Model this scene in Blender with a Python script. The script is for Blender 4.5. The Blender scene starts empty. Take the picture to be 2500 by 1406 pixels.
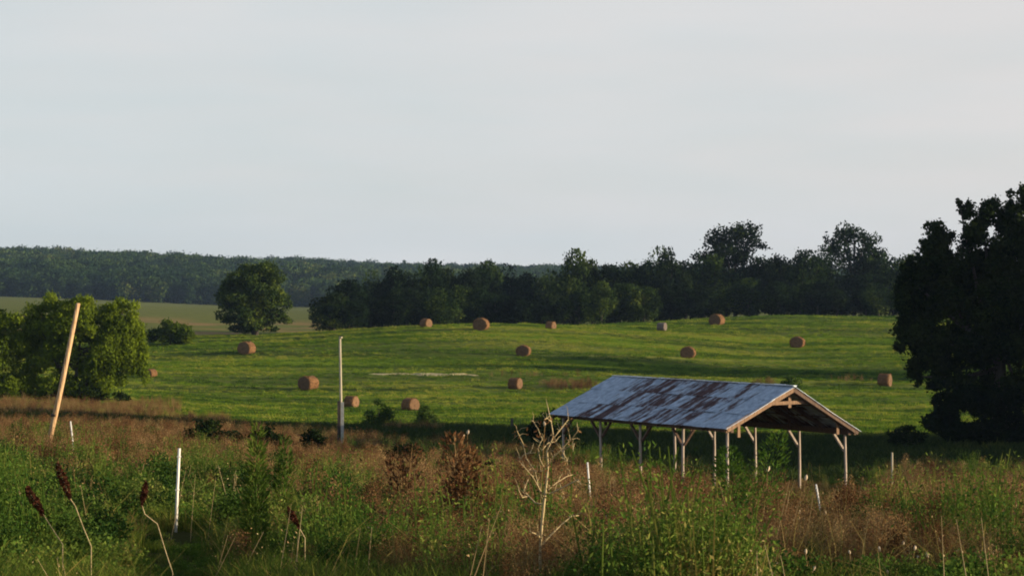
import bpy, math, random
import numpy as np
from mathutils import Vector, Matrix

R = math.radians
scene = bpy.context.scene
COL = scene.collection
F = 5638.0                      # focal length in photograph pixels (2500 wide)
CU, CV = 1250.0, 703.0

# ------------------------------------------------------------------ camera
cd = bpy.data.cameras.new('camera'); cam = bpy.data.objects.new('camera', cd); COL.objects.link(cam)
cd.sensor_width = 36.0; cd.lens = F / 2500.0 * 36.0
cd.clip_start = 0.5; cd.clip_end = 12000
cam.location = (0, 0, 0); cam.rotation_euler = (R(90), 0, 0)
scene.camera = cam

# ------------------------------------------------------------------ sun and sky
SUN_EL, SUN_AZ = 8.5, -8.0      # azimuth from +X, counter-clockwise
SUN_STRENGTH, SKY_STRENGTH, EXPOSURE = 5.0, 0.084, 0.85
sl = bpy.data.lights.new('sun', 'SUN'); so = bpy.data.objects.new('sun', sl); COL.objects.link(so)
sl.energy = SUN_STRENGTH; sl.angle = R(0.55); sl.color = (1.0, 0.78, 0.50)
sd = Vector((math.cos(R(SUN_AZ)) * math.cos(R(SUN_EL)), math.sin(R(SUN_AZ)) * math.cos(R(SUN_EL)), math.sin(R(SUN_EL))))
so.rotation_euler = (-sd).to_track_quat('-Z', 'Y').to_euler()

world = bpy.data.worlds.new('World'); scene.world = world; world.use_nodes = True
wn, wl = world.node_tree.nodes, world.node_tree.links
wn.clear()
wout = wn.new('ShaderNodeOutputWorld'); bg = wn.new('ShaderNodeBackground')
sky = wn.new('ShaderNodeTexSky'); sky.sky_type = 'NISHITA'; sky.sun_disc = False
sky.sun_elevation = R(SUN_EL); sky.sun_rotation = R(90 - SUN_AZ)
sky.air_density = 1.0; sky.dust_density = 1.0; sky.ozone_density = 2.0
# thin high cloud veil, streaked, over the clear sky
tc = wn.new('ShaderNodeTexCoord'); mp = wn.new('ShaderNodeMapping'); mp.inputs['Scale'].default_value = (2.2, 2.2, 13.0)
mp.inputs['Rotation'].default_value = (0, R(7), 0)
nz = wn.new('ShaderNodeTexNoise'); nz.inputs['Scale'].default_value = 2.3; nz.inputs['Detail'].default_value = 5; nz.inputs['Roughness'].default_value = 0.5
rmp = wn.new('ShaderNodeMapRange'); rmp.inputs['From Min'].default_value = 0.3; rmp.inputs['From Max'].default_value = 0.72
rmp.inputs['To Min'].default_value = 0.86; rmp.inputs['To Max'].default_value = 0.97
veil = wn.new('ShaderNodeMix'); veil.data_type = 'RGBA'                # cooler away from the sun, warmer towards it
veil.inputs[6].default_value = (4.22, 4.80, 5.04, 1); veil.inputs[7].default_value = (5.02, 4.90, 4.88, 1)
sx = wn.new('ShaderNodeSeparateXYZ'); vr = wn.new('ShaderNodeMapRange'); vr.inputs['From Min'].default_value = -.45; vr.inputs['From Max'].default_value = .35
nz2 = wn.new('ShaderNodeTexNoise'); nz2.inputs['Scale'].default_value = 4.5; nz2.inputs['Detail'].default_value = 3
ad = wn.new('ShaderNodeMath'); ad.operation = 'MULTIPLY_ADD'; ad.inputs[1].default_value = .55
wl.new(tc.outputs['Generated'], sx.inputs[0]); wl.new(mp.outputs[0], nz2.inputs['Vector']); wl.new(nz2.outputs['Fac'], ad.inputs[0])
zz = wn.new('ShaderNodeMath'); zz.operation = 'MULTIPLY_ADD'; zz.inputs[1].default_value = 1.6; wl.new(sx.outputs['Z'], zz.inputs[0])
xa = wn.new('ShaderNodeMath'); xa.operation = 'SUBTRACT'; xa.inputs[1].default_value = .33; wl.new(sx.outputs['X'], xa.inputs[0]); wl.new(xa.outputs[0], zz.inputs[2])
wl.new(zz.outputs[0], ad.inputs[2]); wl.new(ad.outputs[0], vr.inputs['Value']); wl.new(vr.outputs[0], veil.inputs[0])
mx = wn.new('ShaderNodeMix'); mx.data_type = 'RGBA'
wl.new(tc.outputs['Generated'], mp.inputs['Vector']); wl.new(mp.outputs[0], nz.inputs['Vector'])
wl.new(nz.outputs['Fac'], rmp.inputs['Value'])
# the veil is seen edge-on, and so thickest, low in the sky; overhead the blue shows through
sp = wn.new('ShaderNodeSeparateXYZ'); thin = wn.new('ShaderNodeMapRange'); thin.interpolation_type = 'SMOOTHSTEP'
thin.inputs['From Min'].default_value = .12; thin.inputs['From Max'].default_value = .75; thin.inputs['To Min'].default_value = 1; thin.inputs['To Max'].default_value = .12
mul = wn.new('ShaderNodeMath'); mul.operation = 'MULTIPLY'
wl.new(tc.outputs['Generated'], sp.inputs[0]); wl.new(sp.outputs['Z'], thin.inputs['Value']); wl.new(rmp.outputs[0], mul.inputs[0]); wl.new(thin.outputs[0], mul.inputs[1])
wl.new(mul.outputs[0], mx.inputs[0])
wl.new(sky.outputs[0], mx.inputs[6]); wl.new(veil.outputs[2], mx.inputs[7])
wl.new(mx.outputs[2], bg.inputs['Color']); bg.inputs['Strength'].default_value = SKY_STRENGTH
wl.new(bg.outputs[0], wout.inputs['Surface'])

scene.view_settings.view_transform = 'Standard'; scene.view_settings.look = 'None'
scene.view_settings.exposure = EXPOSURE; scene.view_settings.gamma = 1
scene.view_settings.use_curve_mapping = False
scene.render.engine = 'CYCLES'
scene.cycles.filter_width = 1.9
scene.cycles.max_bounces = 5; scene.cycles.diffuse_bounces = 2; scene.cycles.glossy_bounces = 1
scene.cycles.transmission_bounces = 2; scene.cycles.transparent_max_bounces = 4; scene.cycles.volume_bounces = 0
scene.cycles.use_denoising = True

# ------------------------------------------------------------------ noise and terrain
def _h(i, j, s):
    n = (i * 374761393 + j * 668265263 + s * 974634777) & 0x7fffffff
    n = ((n ^ (n >> 13)) * 1274126177) & 0x7fffffff
    return ((n ^ (n >> 16)) & 0xffff) / 65535.0
def vnoise(x, y, s=0):
    x = np.asarray(x, float); y = np.asarray(y, float)
    i = np.floor(x).astype(np.int64); j = np.floor(y).astype(np.int64)
    fx = x - i; fy = y - j; fx = fx * fx * (3 - 2 * fx); fy = fy * fy * (3 - 2 * fy)
    a, b, c, d = _h(i, j, s), _h(i + 1, j, s), _h(i, j + 1, s), _h(i + 1, j + 1, s)
    return (a * (1 - fx) + b * fx) * (1 - fy) + (c * (1 - fx) + d * fx) * fy
def fbm(x, y, s=0, o=3):
    t = 0; a = 1; w = 0
    for k in range(o):
        t = t + a * vnoise(x * 2 ** k, y * 2 ** k, s + k); w += a; a *= .5
    return t / w

TU = np.array([-600, 0, 600, 1200, 1800, 2400, 3000.])
# distance: image rows of the ground for u = 0, 600, 1200, 1800, 2400 (seen from the camera)
TAB = [(20, 1450, 1450, 1450, 1450, 1450), (30, 1310, 1310, 1312, 1330, 1340), (45, 1205, 1232, 1256, 1290, 1296),
       (60, 1140, 1180, 1215, 1260, 1264), (85, 1085, 1122, 1170, 1222, 1222), (100, 1064, 1085, 1130, 1172, 1172),
       (130, 1036, 1058, 1078, 1106, 1106), (165, 1000, 1036, 1042, 1058, 1060), (190, 975, 1018, 1024, 1034, 1036),
       (222, 946, 984, 990, 992, 994), (240, 930, 953, 958, 960, 962), (255, 912, 916, 920, 936, 938),
       (270, 894, 890, 885, 905, 908), (290, 866, 856, 836, 868, 872), (302, 850, 836, 810, 846, 850),
       (316, 838, 824, 800, 822, 826), (335, 832, 822, 800, 795, 800), (352, 828, 824, 810, 780, 784),
       (375, 820, 822, 822, 777, 779), (420, 806, 815, 822, 800, 800), (520, 778, 794, 800, 790, 790), (700, 752, 770, 775, 770, 770),
       (950, 735, 756, 760, 758, 758), (1250, 723, 746, 752, 750, 750)]
rows = [(-200, *[-1.7 - 2.0] * 5), (0, *[-1.62] * 5), (10, *[-2.0] * 5)]
for t in TAB: rows.append((t[0], *[-(v - CV) / F * t[0] for v in t[1:]]))
rows += [(1400, 0.0, -3.5, -6.5, -8, -8), (1600, 7.0, 1.5, -3, -6, -6), (1900, 16.5, 7.5, 1.5, -2, -2), (2300, 22, 12, 4, 0, 0), (6000, 0, 0, 0, 0, 0)]
TD = np.array([r[0] for r in rows], float)
TZ = np.array([[r[1]] + list(r[1:]) + [r[5]] for r in rows])
_m = np.zeros_like(TZ)
for i in range(len(TD)):
    if 0 < i < len(TD) - 1:
        d0 = (TZ[i] - TZ[i - 1]) / (TD[i] - TD[i - 1]); d1 = (TZ[i + 1] - TZ[i]) / (TD[i + 1] - TD[i])
        w0, w1 = TD[i + 1] - TD[i], TD[i] - TD[i - 1]
        _m[i] = (d0 * w0 + d1 * w1) / (w0 + w1)
def base_ground(x, y):
    x = np.asarray(x, float); y = np.asarray(y, float)
    yc = np.clip(y, TD[0], TD[-1] - 1)
    k = np.clip(np.searchsorted(TD, yc, side='right') - 1, 0, len(TD) - 2)
    h = TD[k + 1] - TD[k]; t = (yc - TD[k]) / h
    u = np.clip(np.where(y > 6, x / np.maximum(y, 6) * F + CU, CU), TU[0], TU[-1] - .01)
    c = (u - TU[0]) / 600.0; ci = np.clip(np.floor(c).astype(int), 0, 5); cf = c - ci
    def col(j):
        j = np.clip(j, 0, 6)
        h00 = 2 * t**3 - 3 * t**2 + 1; h10 = t**3 - 2 * t**2 + t; h01 = -2 * t**3 + 3 * t**2; h11 = t**3 - t**2
        return h00 * TZ[k, j] + h10 * h * _m[k, j] + h01 * TZ[k + 1, j] + h11 * h * _m[k + 1, j]
    p0, p1, p2, p3 = col(ci - 1), col(ci), col(ci + 1), col(ci + 2)
    return 0.5 * (2 * p1 + (p2 - p0) * cf + (2 * p0 - 5 * p1 + 4 * p2 - p3) * cf**2 + (3 * p1 - p0 - 3 * p2 + p3) * cf**3)
def terrace(x, y):
    # low contour banks across the hay field
    z = 0
    for (d0, a, w, s) in ((247, .28, 3.2, 11), (279, .34, 3.5, 12), (303, .25, 3.5, 13), (324, .3, 3.5, 14)):
        c = d0 + 7 * (vnoise(x / 38.0, x * 0 + .3, s) - .5) * 2 + .05 * x
        z = z + a * np.exp(-((y - c) / w) ** 2)
    return z
def ground(x, y):
    x = np.asarray(x, float); y = np.asarray(y, float)
    far = np.clip((y - 120) / 80, 0, 1)
    z = base_ground(x, y)
    z = z + (fbm(x / 3.1, y / 3.1, 3) - .5) * .22 * (1 - far) + (fbm(x / 17., y / 17., 5) - .5) * .8 * far
    z = z + (fbm(x / 70., y / 110., 17) - .5) * 7 * np.clip((y - 1350) / 200, 0, 1)
    z = z + np.where(y < 400, terrace(x, y), 0) * far
    return z
def gz(x, y): return float(ground(x, y))
def P(u, v, D): return Vector(((u - CU) / F * D, D, -(v - CV) / F * D))
_DS = np.arange(15, 1300, .5)
def on_ground(u, v, dmin=100, dmax=1250):
    """the nearest ground point past dmin that the photograph shows at (u, v)"""
    x = (u - CU) / F * _DS; vv = CV - ground(x, _DS) / _DS * F
    for D, xx, q in zip(_DS, x, vv):
        if dmin <= D <= dmax and q <= v: return Vector((xx, D, gz(xx, D)))
    D = dmax; return Vector(((u - CU) / F * D, D, gz((u - CU) / F * D, D)))
def at_dist(u, D):
    x = (u - CU) / F * D; return Vector((x, D, gz(x, D)))

# ------------------------------------------------------------------ materials
def mat(name):
    m = bpy.data.materials.new(name); m.use_nodes = True
    n = m.node_tree.nodes; n.clear()
    return m, n, m.node_tree.links
def ramp(n, stops):
    r = n.new('ShaderNodeValToRGB'); e = r.color_ramp.elements
    while len(e) > 1: e.remove(e[-1])
    e[0].position = stops[0][0]; e[0].color = (*stops[0][1], 1)
    for p, c in stops[1:]:
        q = e.new(p); q.color = (*c, 1)
    return r
def foliage(name, stops, scale=.5, trans=.25, rnd=.5, tip=None):
    """leaf colour from the plant's own random number and a patchy noise over the place"""
    m, n, l = mat(name)
    out = n.new('ShaderNodeOutputMaterial'); oi = n.new('ShaderNodeObjectInfo')
    g = n.new('ShaderNodeNewGeometry'); nz = n.new('ShaderNodeTexNoise'); nz.inputs['Scale'].default_value = scale
    nz.inputs['Detail'].default_value = 3
    l.new(g.outputs['Position'], nz.inputs['Vector'])
    a = n.new('ShaderNodeMapRange'); a.inputs['From Min'].default_value = .3; a.inputs['From Max'].default_value = .7
    l.new(nz.outputs['Fac'], a.inputs['Value'])
    mixf = n.new('ShaderNodeMix'); mixf.inputs[0].default_value = rnd
    l.new(a.outputs[0], mixf.inputs[2]); l.new(oi.outputs['Random'], mixf.inputs[3])
    add = n.new('ShaderNodeMath'); add.operation = 'MULTIPLY_ADD'; add.inputs[1].default_value = .5
    ri = n.new('ShaderNodeMath'); ri.operation = 'SUBTRACT'; ri.inputs[1].default_value = .25
    at = n.new('ShaderNodeAttribute'); at.attribute_name = 'tone'
    l.new(at.outputs['Fac'], add.inputs[0]); l.new(mixf.outputs[0], add.inputs[2])
    l.new(add.outputs[0], ri.inputs[0])
    r = ramp(n, stops); l.new(ri.outputs[0], r.inputs[0])
    d = n.new('ShaderNodeBsdfDiffuse'); t = n.new('ShaderNodeBsdfTranslucent'); ms = n.new('ShaderNodeMixShader')
    l.new(r.outputs[0], d.inputs['Color']); l.new(r.outputs[0], t.inputs['Color']); ms.inputs[0].default_value = trans
    l.new(d.outputs[0], ms.inputs[1]); l.new(t.outputs[0], ms.inputs[2]); l.new(ms.outputs[0], out.inputs['Surface'])
    return m
def wood(name, c0, c1, scale=(6, 6, .6), rough=.85, bump=.02):
    m, n, l = mat(name)
    out = n.new('ShaderNodeOutputMaterial'); b = n.new('ShaderNodeBsdfPrincipled'); b.inputs['Roughness'].default_value = rough
    t = n.new('ShaderNodeTexCoord'); mp = n.new('ShaderNodeMapping'); mp.inputs['Scale'].default_value = scale
    z = n.new('ShaderNodeTexNoise'); z.inputs['Scale'].default_value = 2.5; z.inputs['Detail'].default_value = 6
    l.new(t.outputs['Object'], mp.inputs[0]); l.new(mp.outputs[0], z.inputs['Vector'])
    r = ramp(n, [(.3, c0), (.7, c1)]); l.new(z.outputs['Fac'], r.inputs[0]); l.new(r.outputs[0], b.inputs['Base Color'])
    bp = n.new('ShaderNodeBump'); bp.inputs['Distance'].default_value = bump; l.new(z.outputs['Fac'], bp.inputs['Height']); l.new(bp.outputs[0], b.inputs['Normal'])
    l.new(b.outputs[0], out.inputs['Surface'])
    return m

M = {}
M['oak'] = foliage('oak_leaves', [(0, (.005, .012, .006)), (.45, (.014, .030, .010)), (.75, (.045, .075, .016)), (1, (.11, .145, .026))], .35)
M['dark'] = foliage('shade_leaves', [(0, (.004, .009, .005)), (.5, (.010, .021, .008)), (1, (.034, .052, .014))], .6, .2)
M['willow'] = foliage('willow_leaves', [(0, (.020, .045, .008)), (.4, (.085, .130, .014)), (.75, (.16, .225, .020)), (1, (.26, .30, .03))], .5, .42)
M['far'] = foliage('far_leaves', [(0, (.008, .022, .014)), (.45, (.020, .044, .018)), (.8, (.050, .085, .022)), (1, (.11, .115, .03))], .02, .1, .55)
M['bush'] = foliage('bush_leaves', [(0, (.020, .042, .012)), (.5, (.045, .085, .018)), (1, (.085, .13, .03))], .8)
M['grass'] = foliage('meadow_grass_blades', [(0, (.030, .060, .014)), (.35, (.065, .115, .020)), (.65, (.13, .17, .030)), (.88, (.22, .20, .05)), (1, (.30, .20, .08))], .6, .3, .35)
M['leafy'] = foliage('leafy_weed_leaves', [(0, (.018, .050, .014)), (.4, (.065, .13, .022)), (.8, (.15, .20, .04)), (1, (.28, .24, .08))], .7, .3, .4)
M['brown'] = foliage('dry_weed_seed', [(0, (.030, .024, .012)), (.22, (.075, .036, .020)), (.45, (.15, .078, .036)), (.72, (.27, .175, .085)), (.9, (.36, .27, .13)), (1, (.15, .15, .05))], .45, .25, .45)
M['tangle'] = foliage('olive_stalks', [(0, (.06, .055, .02)), (.5, (.14, .125, .04)), (1, (.28, .22, .10))], .5, .2)
M['rank'] = foliage('shade_darkened_grass', [(0, (.016, .030, .012)), (.5, (.030, .052, .016)), (1, (.07, .09, .025))], .3, .2)  # tree shade of the hollow put into the blade colour
M['deepleaf'] = foliage('deep_green_weed_leaves', [(0, (.010, .028, .010)), (.4, (.035, .075, .016)), (.8, (.09, .14, .028)), (1, (.20, .21, .06))], .9, .2, .5)
M['strawy'] = foliage('loose_straw_wisps', [(0, (.06, .03, .015)), (.5, (.16, .085, .04)), (1, (.34, .22, .11))], 3, .2)
M['hay_yellow'] = foliage('yellow_stubble', [(0, (.12, .165, .02)), (.5, (.18, .225, .026)), (1, (.30, .30, .07))], .07, .35, .5)
M['hay_dark'] = foliage('dark_clover_and_shade', [(0, (.025, .055, .012)), (.5, (.05, .10, .018)), (1, (.09, .14, .025))], .07, .3, .5)  # dark stripes of the field, and its painted shadow band
M['straw'] = foliage('dry_stalks', [(0, (.20, .13, .06)), (.5, (.36, .26, .13)), (1, (.55, .45, .27))], 1.2, .2)
M['hay_grass'] = foliage('hay_stubble', [(0, (.055, .10, .014)), (.4, (.085, .165, .016)), (.75, (.165, .25, .024)), (1, (.36, .34, .06))], .07, .4, .3)
M['red'] = foliage('dark_seed_heads', [(0, (.030, .013, .010)), (1, (.085, .034, .02))], 5, .1)
M['bark'] = wood('bark', (.018, .015, .012), (.05, .042, .034), (3, 3, .8))
M['barn_wood'] = wood('weathered_barn_wood', (.24, .20, .175), (.46, .39, .34), (8, 8, 1.0))
M['rafter_wood'] = wood('old_rafter_wood_shaded', (.06, .035, .024), (.13, .08, .055), (6, 6, 1.0))  # rafter brown, darkened further to carry roof shade
M['rake_wood'] = wood('faded_brown_board', (.14, .085, .05), (.27, .17, .105), (8, 8, 1.0))
M['pole_wood'] = wood('bare_pole_wood', (.30, .17, .08), (.68, .48, .28), (14, 14, .8))
M['post_wood'] = wood('grey_post_wood', (.26, .24, .18), (.44, .40, .30), (12, 12, .8))
M['dark_wood'] = wood('charred_wood', (.02, .018, .016), (.06, .05, .045), (8, 8, 1))
M['white_paint'] = wood('white_plastic', (.70, .70, .66), (.86, .86, .82), (4, 4, 4), .5, .002)
M['grey_metal'] = wood('dull_metal', (.25, .27, .27), (.42, .44, .44), (4, 4, 4), .45, .002)
M['pod'] = wood('pod_fluff', (.34, .26, .17), (.66, .56, .42), (20, 20, 20), .9, .004)
M['deadstalk'] = wood('dead_stalk', (.27, .20, .10), (.56, .46, .26), (30, 30, 8), .8, .004)

def hay_material(name, c0, c1, stretch):
    m, n, l = mat(name)
    out = n.new('ShaderNodeOutputMaterial'); b = n.new('ShaderNodeBsdfPrincipled'); b.inputs['Roughness'].default_value = .95
    t = n.new('ShaderNodeTexCoord'); mp = n.new('ShaderNodeMapping'); mp.inputs['Scale'].default_value = stretch
    z = n.new('ShaderNodeTexNoise'); z.inputs['Scale'].default_value = 5; z.inputs['Detail'].default_value = 8; z.inputs['Roughness'].default_value = .7
    oi = n.new('ShaderNodeObjectInfo')
    l.new(t.outputs['Object'], mp.inputs[0]); l.new(mp.outputs[0], z.inputs['Vector'])
    r = ramp(n, [(.3, c0), (.72, c1)]); l.new(z.outputs['Fac'], r.inputs[0])
    hv = n.new('ShaderNodeHueSaturation'); l.new(r.outputs[0], hv.inputs['Color'])
    mr = n.new('ShaderNodeMapRange'); mr.inputs['To Min'].default_value = .8; mr.inputs['To Max'].default_value = 1.2
    l.new(oi.outputs['Random'], mr.inputs['Value']); l.new(mr.outputs[0], hv.inputs['Value'])
    l.new(hv.outputs[0], b.inputs['Base Color'])
    bp = n.new('ShaderNodeBump'); bp.inputs['Distance'].default_value = .06; l.new(z.outputs['Fac'], bp.inputs['Height']); l.new(bp.outputs[0], b.inputs['Normal'])
    l.new(b.outputs[0], out.inputs['Surface'])
    return m
M['hay'] = hay_material('rolled_hay', (.085, .040, .018), (.25, .130, .048), (1, 6, 6))
M['hay_end'] = hay_material('hay_end', (.06, .032, .018), (.20, .115, .055), (3, 3, 3))  # ends darkened: their shaded look put into the colour
M['hay_grey'] = hay_material('weathered_hay', (.07, .055, .05), (.17, .14, .125), (1, 6, 6))

def roof_material():
    m, n, l = mat('rusted_tin')
    out = n.new('ShaderNodeOutputMaterial'); b = n.new('ShaderNodeBsdfPrincipled')
    t = n.new('ShaderNodeTexCoord'); oi = n.new('ShaderNodeObjectInfo')
    off = n.new('ShaderNodeVectorMath'); off.operation = 'ADD'
    sc = n.new('ShaderNodeVectorMath'); sc.operation = 'SCALE'; sc.inputs['Scale'].default_value = 37
    cmb = n.new('ShaderNodeCombineXYZ'); l.new(oi.outputs['Random'], cmb.inputs[0]); l.new(oi.outputs['Random'], cmb.inputs[1])
    l.new(cmb.outputs[0], sc.inputs[0]); l.new(t.outputs['Object'], off.inputs[0]); l.new(sc.outputs[0], off.inputs[1])
    mp = n.new('ShaderNodeMapping'); mp.inputs['Scale'].default_value = (.9, 2.6, 1); l.new(off.outputs[0], mp.inputs[0])
    z = n.new('ShaderNodeTexNoise'); z.inputs['Scale'].default_value = 1.3; z.inputs['Detail'].default_value = 6; z.inputs['Roughness'].default_value = .62
    l.new(mp.outputs[0], z.inputs['Vector'])
    at = n.new('ShaderNodeAttribute'); at.attribute_type = 'OBJECT'; at.attribute_name = 'rust'
    s = n.new('ShaderNodeMath'); s.operation = 'ADD'; l.new(z.outputs['Fac'], s.inputs[0]); l.new(at.outputs['Fac'], s.inputs[1])
    mr = n.new('ShaderNodeMapRange'); mr.inputs['From Min'].default_value = .53; mr.inputs['From Max'].default_value = .69; l.new(s.outputs[0], mr.inputs['Value'])
    z2 = n.new('ShaderNodeTexNoise'); z2.inputs['Scale'].default_value = 4; l.new(off.outputs[0], z2.inputs['Vector'])
    rr = ramp(n, [(.3, (.045, .026, .030)), (.7, (.115, .060, .056))]); l.new(z2.outputs['Fac'], rr.inputs[0])
    rg = ramp(n, [(.3, (.30, .38, .49)), (.7, (.58, .68, .80))]); l.new(z2.outputs['Fac'], rg.inputs[0])
    mx = n.new('ShaderNodeMix'); mx.data_type = 'RGBA'; l.new(mr.outputs[0], mx.inputs[0]); l.new(rg.outputs[0], mx.inputs[6]); l.new(rr.outputs[0], mx.inputs[7])
    l.new(mx.outputs[2], b.inputs['Base Color'])
    ro = n.new('ShaderNodeMapRange'); ro.inputs['To Min'].default_value = .35; ro.inputs['To Max'].default_value = .9; l.new(mr.outputs[0], ro.inputs['Value'])
    l.new(ro.outputs[0], b.inputs['Roughness'])
    me = n.new('ShaderNodeMapRange'); me.inputs['To Min'].default_value = .35; me.inputs['To Max'].default_value = 0; l.new(mr.outputs[0], me.inputs['Value'])
    l.new(me.outputs[0], b.inputs['Metallic'])
    l.new(b.outputs[0], out.inputs['Surface'])
    return m
M['tin'] = roof_material()

# ------------------------------------------------------------------ mesh helpers
class MB:
    def __init__(s): s.v = []; s.f = []
    def box(s, p0, p1):
        i = len(s.v); (a, b, c), (d, e, f) = p0, p1
        s.v += [(a, b, c), (d, b, c), (d, e, c), (a, e, c), (a, b, f), (d, b, f), (d, e, f), (a, e, f)]
        s.f += [tuple(i + k for k in q) for q in ((0, 3, 2, 1), (4, 5, 6, 7), (0, 1, 5, 4), (1, 2, 6, 5), (2, 3, 7, 6), (3, 0, 4, 7))]
        return s
    def beam(s, p0, p1, w, h, up=(0, 0, 1)):
        p0, p1 = Vector(p0), Vector(p1); d = (p1 - p0).normalized(); side = d.cross(Vector(up))
        if side.length < 1e-3: side = d.cross(Vector((1, 0, 0)))
        side.normalize(); u = side.cross(d)
        i = len(s.v)
        for p in (p0, p1):
            for a, b in ((-1, -1), (1, -1), (1, 1), (-1, 1)): s.v.append(tuple(p + side * a * w / 2 + u * b * h / 2))
        s.f += [tuple(i + k for k in q) for q in ((0, 1, 2, 3), (7, 6, 5, 4), (0, 4, 5, 1), (1, 5, 6, 2), (2, 6, 7, 3), (3, 7, 4, 0))]
        return s
    def tube(s, pts, rad, n=6):
        pts = [Vector(p) for p in pts]; i0 = len(s.v)
        if not hasattr(rad, '__len__'): rad = [rad] * len(pts)
        for k, p in enumerate(pts):
            d = (pts[min(k + 1, len(pts) - 1)] - pts[max(k - 1, 0)]).normalized()
            a = d.cross(Vector((.31, .95, .02))); a.normalize(); b = d.cross(a)
            for q in range(n):
                t = 2 * math.pi * q / n; s.v.append(tuple(p + (a * math.cos(t) + b * math.sin(t)) * rad[k]))
        for k in range(len(pts) - 1):
            for q in range(n):
                a, b = i0 + k * n + q, i0 + k * n + (q + 1) % n; s.f.append((a, b, b + n, a + n))
        s.f.append(tuple(i0 + q for q in range(n))[::-1]); s.f.append(tuple(i0 + (len(pts) - 1) * n + q for q in range(n)))
        return s
    def mesh(s, name, m, smooth=False):
        me = bpy.data.meshes.new(name); me.from_pydata(s.v, [], s.f); me.materials.append(m)
        if smooth: me.polygons.foreach_set('use_smooth', [True] * len(me.polygons))
        return me
    def build(s, name, m, parent=None, smooth=False): return link(name, s.mesh(name, m, smooth), parent)
def link(name, me, parent=None):
    o = bpy.data.objects.new(name, me); COL.objects.link(o)
    if parent: o.parent = parent
    return o
def tag(o, label=None, cat=None, group=None, kind=None):
    for k, v in (('label', label), ('category', cat), ('group', group), ('kind', kind)):
        if v: o[k] = v
    return o
def empty(name, loc, rz=0):
    o = bpy.data.objects.new(name, None); COL.objects.link(o); o.location = loc; o.rotation_euler = (0, 0, rz); o.empty_display_size = .3
    return o
def poly_mesh(name, V, n, m, tone=None):
    """V: (faces*n, 3) corners, every face with n corners of its own"""
    V = np.ascontiguousarray(V, dtype=np.float32); nf = len(V) // n
    me = bpy.data.meshes.new(name); me.vertices.add(len(V)); me.vertices.foreach_set('co', V.ravel())
    me.loops.add(len(V)); me.loops.foreach_set('vertex_index', np.arange(len(V), dtype=np.int32))
    me.polygons.add(nf); me.polygons.foreach_set('loop_start', np.arange(0, len(V), n, dtype=np.int32))
    me.materials.append(m)
    if tone is not None:
        a = me.attributes.new('tone', 'FLOAT', 'POINT'); a.data.foreach_set('value', np.repeat(tone, n).astype(np.float32))
    me.update(calc_edges=True)
    return me
def unit(v): return v / np.maximum(np.linalg.norm(v, axis=-1, keepdims=True), 1e-9)
def leaf_cards(C, size, rng, out=None, aspect=.55, hang=0., jitter=.45):
    """four-cornered leaves: centre, length, width and facing of each"""
    N = len(C); a = rng.normal(size=(N, 3)); a[:, 2] -= hang * 3; a = unit(a)
    b = rng.normal(size=(N, 3))
    if out is not None: b = np.cross(a, out + rng.normal(size=(N, 3)) * .7)
    else: b = np.cross(a, b)
    b = unit(b); s = size * (1 + jitter * (rng.random((N, 1)) * 2 - 1))
    a = a * s * .5; b = b * s * .5 * aspect
    V = np.stack([C - a, C + b - a * .15, C + a, C - b + a * .1], 1)
    return V.reshape(-1, 3)
def lobe_points(lobes, n, rng, shell=.62):
    """points in the outer layer of many ellipsoids, lumpy, as (points, outward directions, tone)"""
    vol = np.array([(l[3] * l[4] + l[4] * l[5] + l[3] * l[5]) for l in lobes]); cnt = np.maximum((vol / vol.sum() * n).astype(int), 12)
    Ps, Os, Ts = [], [], []
    for l, c in zip(lobes, cnt):
        d = unit(rng.normal(size=(c, 3)))
        lump = .80 + .38 * vnoise(d[:, 0] * 2.6 + l[0], d[:, 1] * 2.6 + d[:, 2] * 2.1 + l[2], 7)
        r = (shell + (1 - shell) * rng.random(c) ** .6) * lump
        Ps.append(d * r[:, None] * np.array(l[3:6]) + np.array(l[:3])); Os.append(d)
        Ts.append(np.full(c, rng.random()) * .6 + .4 * rng.random(c))
    return np.concatenate(Ps), np.concatenate(Os), np.concatenate(Ts)
def crown(name, lobes, n, leaf, m, seed=0, aspect=.6, hang=0., shell=.62, fringe=0.06):
    rng = np.random.default_rng(seed)
    C, O, T = lobe_points(lobes, n, rng, shell)
    k = rng.random(len(C)) < fringe                       # stray sprays break the outline
    C[k] += O[k] * (leaf * (.3 + 1.1 * rng.random((k.sum(), 1))))
    return poly_mesh(name, leaf_cards(C, leaf, rng, O, aspect, hang), 4, m, T)
def env_lobes(rng, W, H, zb, N, rmin=.16, rmax=.3, flat=.75, top=1.0):
    """lobes filling a crown W wide whose top is at H and bottom at zb"""
    L = []
    zc, hz = (H + zb) / 2, (H - zb) / 2
    for i in range(N):
        d = rng.normal(size=3); d /= np.linalg.norm(d); q = (.35 + .65 * rng.random())
        r = W * (rmin + (rmax - rmin) * rng.random())
        x, y, z = d * q
        w = 1.0 - .35 * max(z, 0) * top
        L.append((x * (W / 2 - r * .6) * w, y * (W / 2 - r * .6) * w, zc + z * (hz - r * .55 * flat), r * .9, r * .9, r * flat))
    return L
def trunk_mb(H, r, lobes, rng, lean=(0, 0), nl=6):
    mb = MB(); t = Vector((lean[0], lean[1], H))
    mb.tube([(0, 0, -.4), (0, 0, 0), tuple(t * .35 + Vector((.05, 0, 0))), tuple(t * .7), tuple(t)], [r * 1.4, r * 1.15, r * .85, r * .55, r * .2], 7)
    for l in [lobes[i] for i in rng.permutation(len(lobes))[:nl]]:
        a = t * (.3 + .35 * rng.random()); b = Vector(l[:3]); mid = (a + b) / 2 + Vector((0, 0, -.1 * H * .3))
        mb.tube([tuple(a), tuple(mid), tuple(b)], [r * .45, r * .28, r * .08], 5)
    return mb

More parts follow.
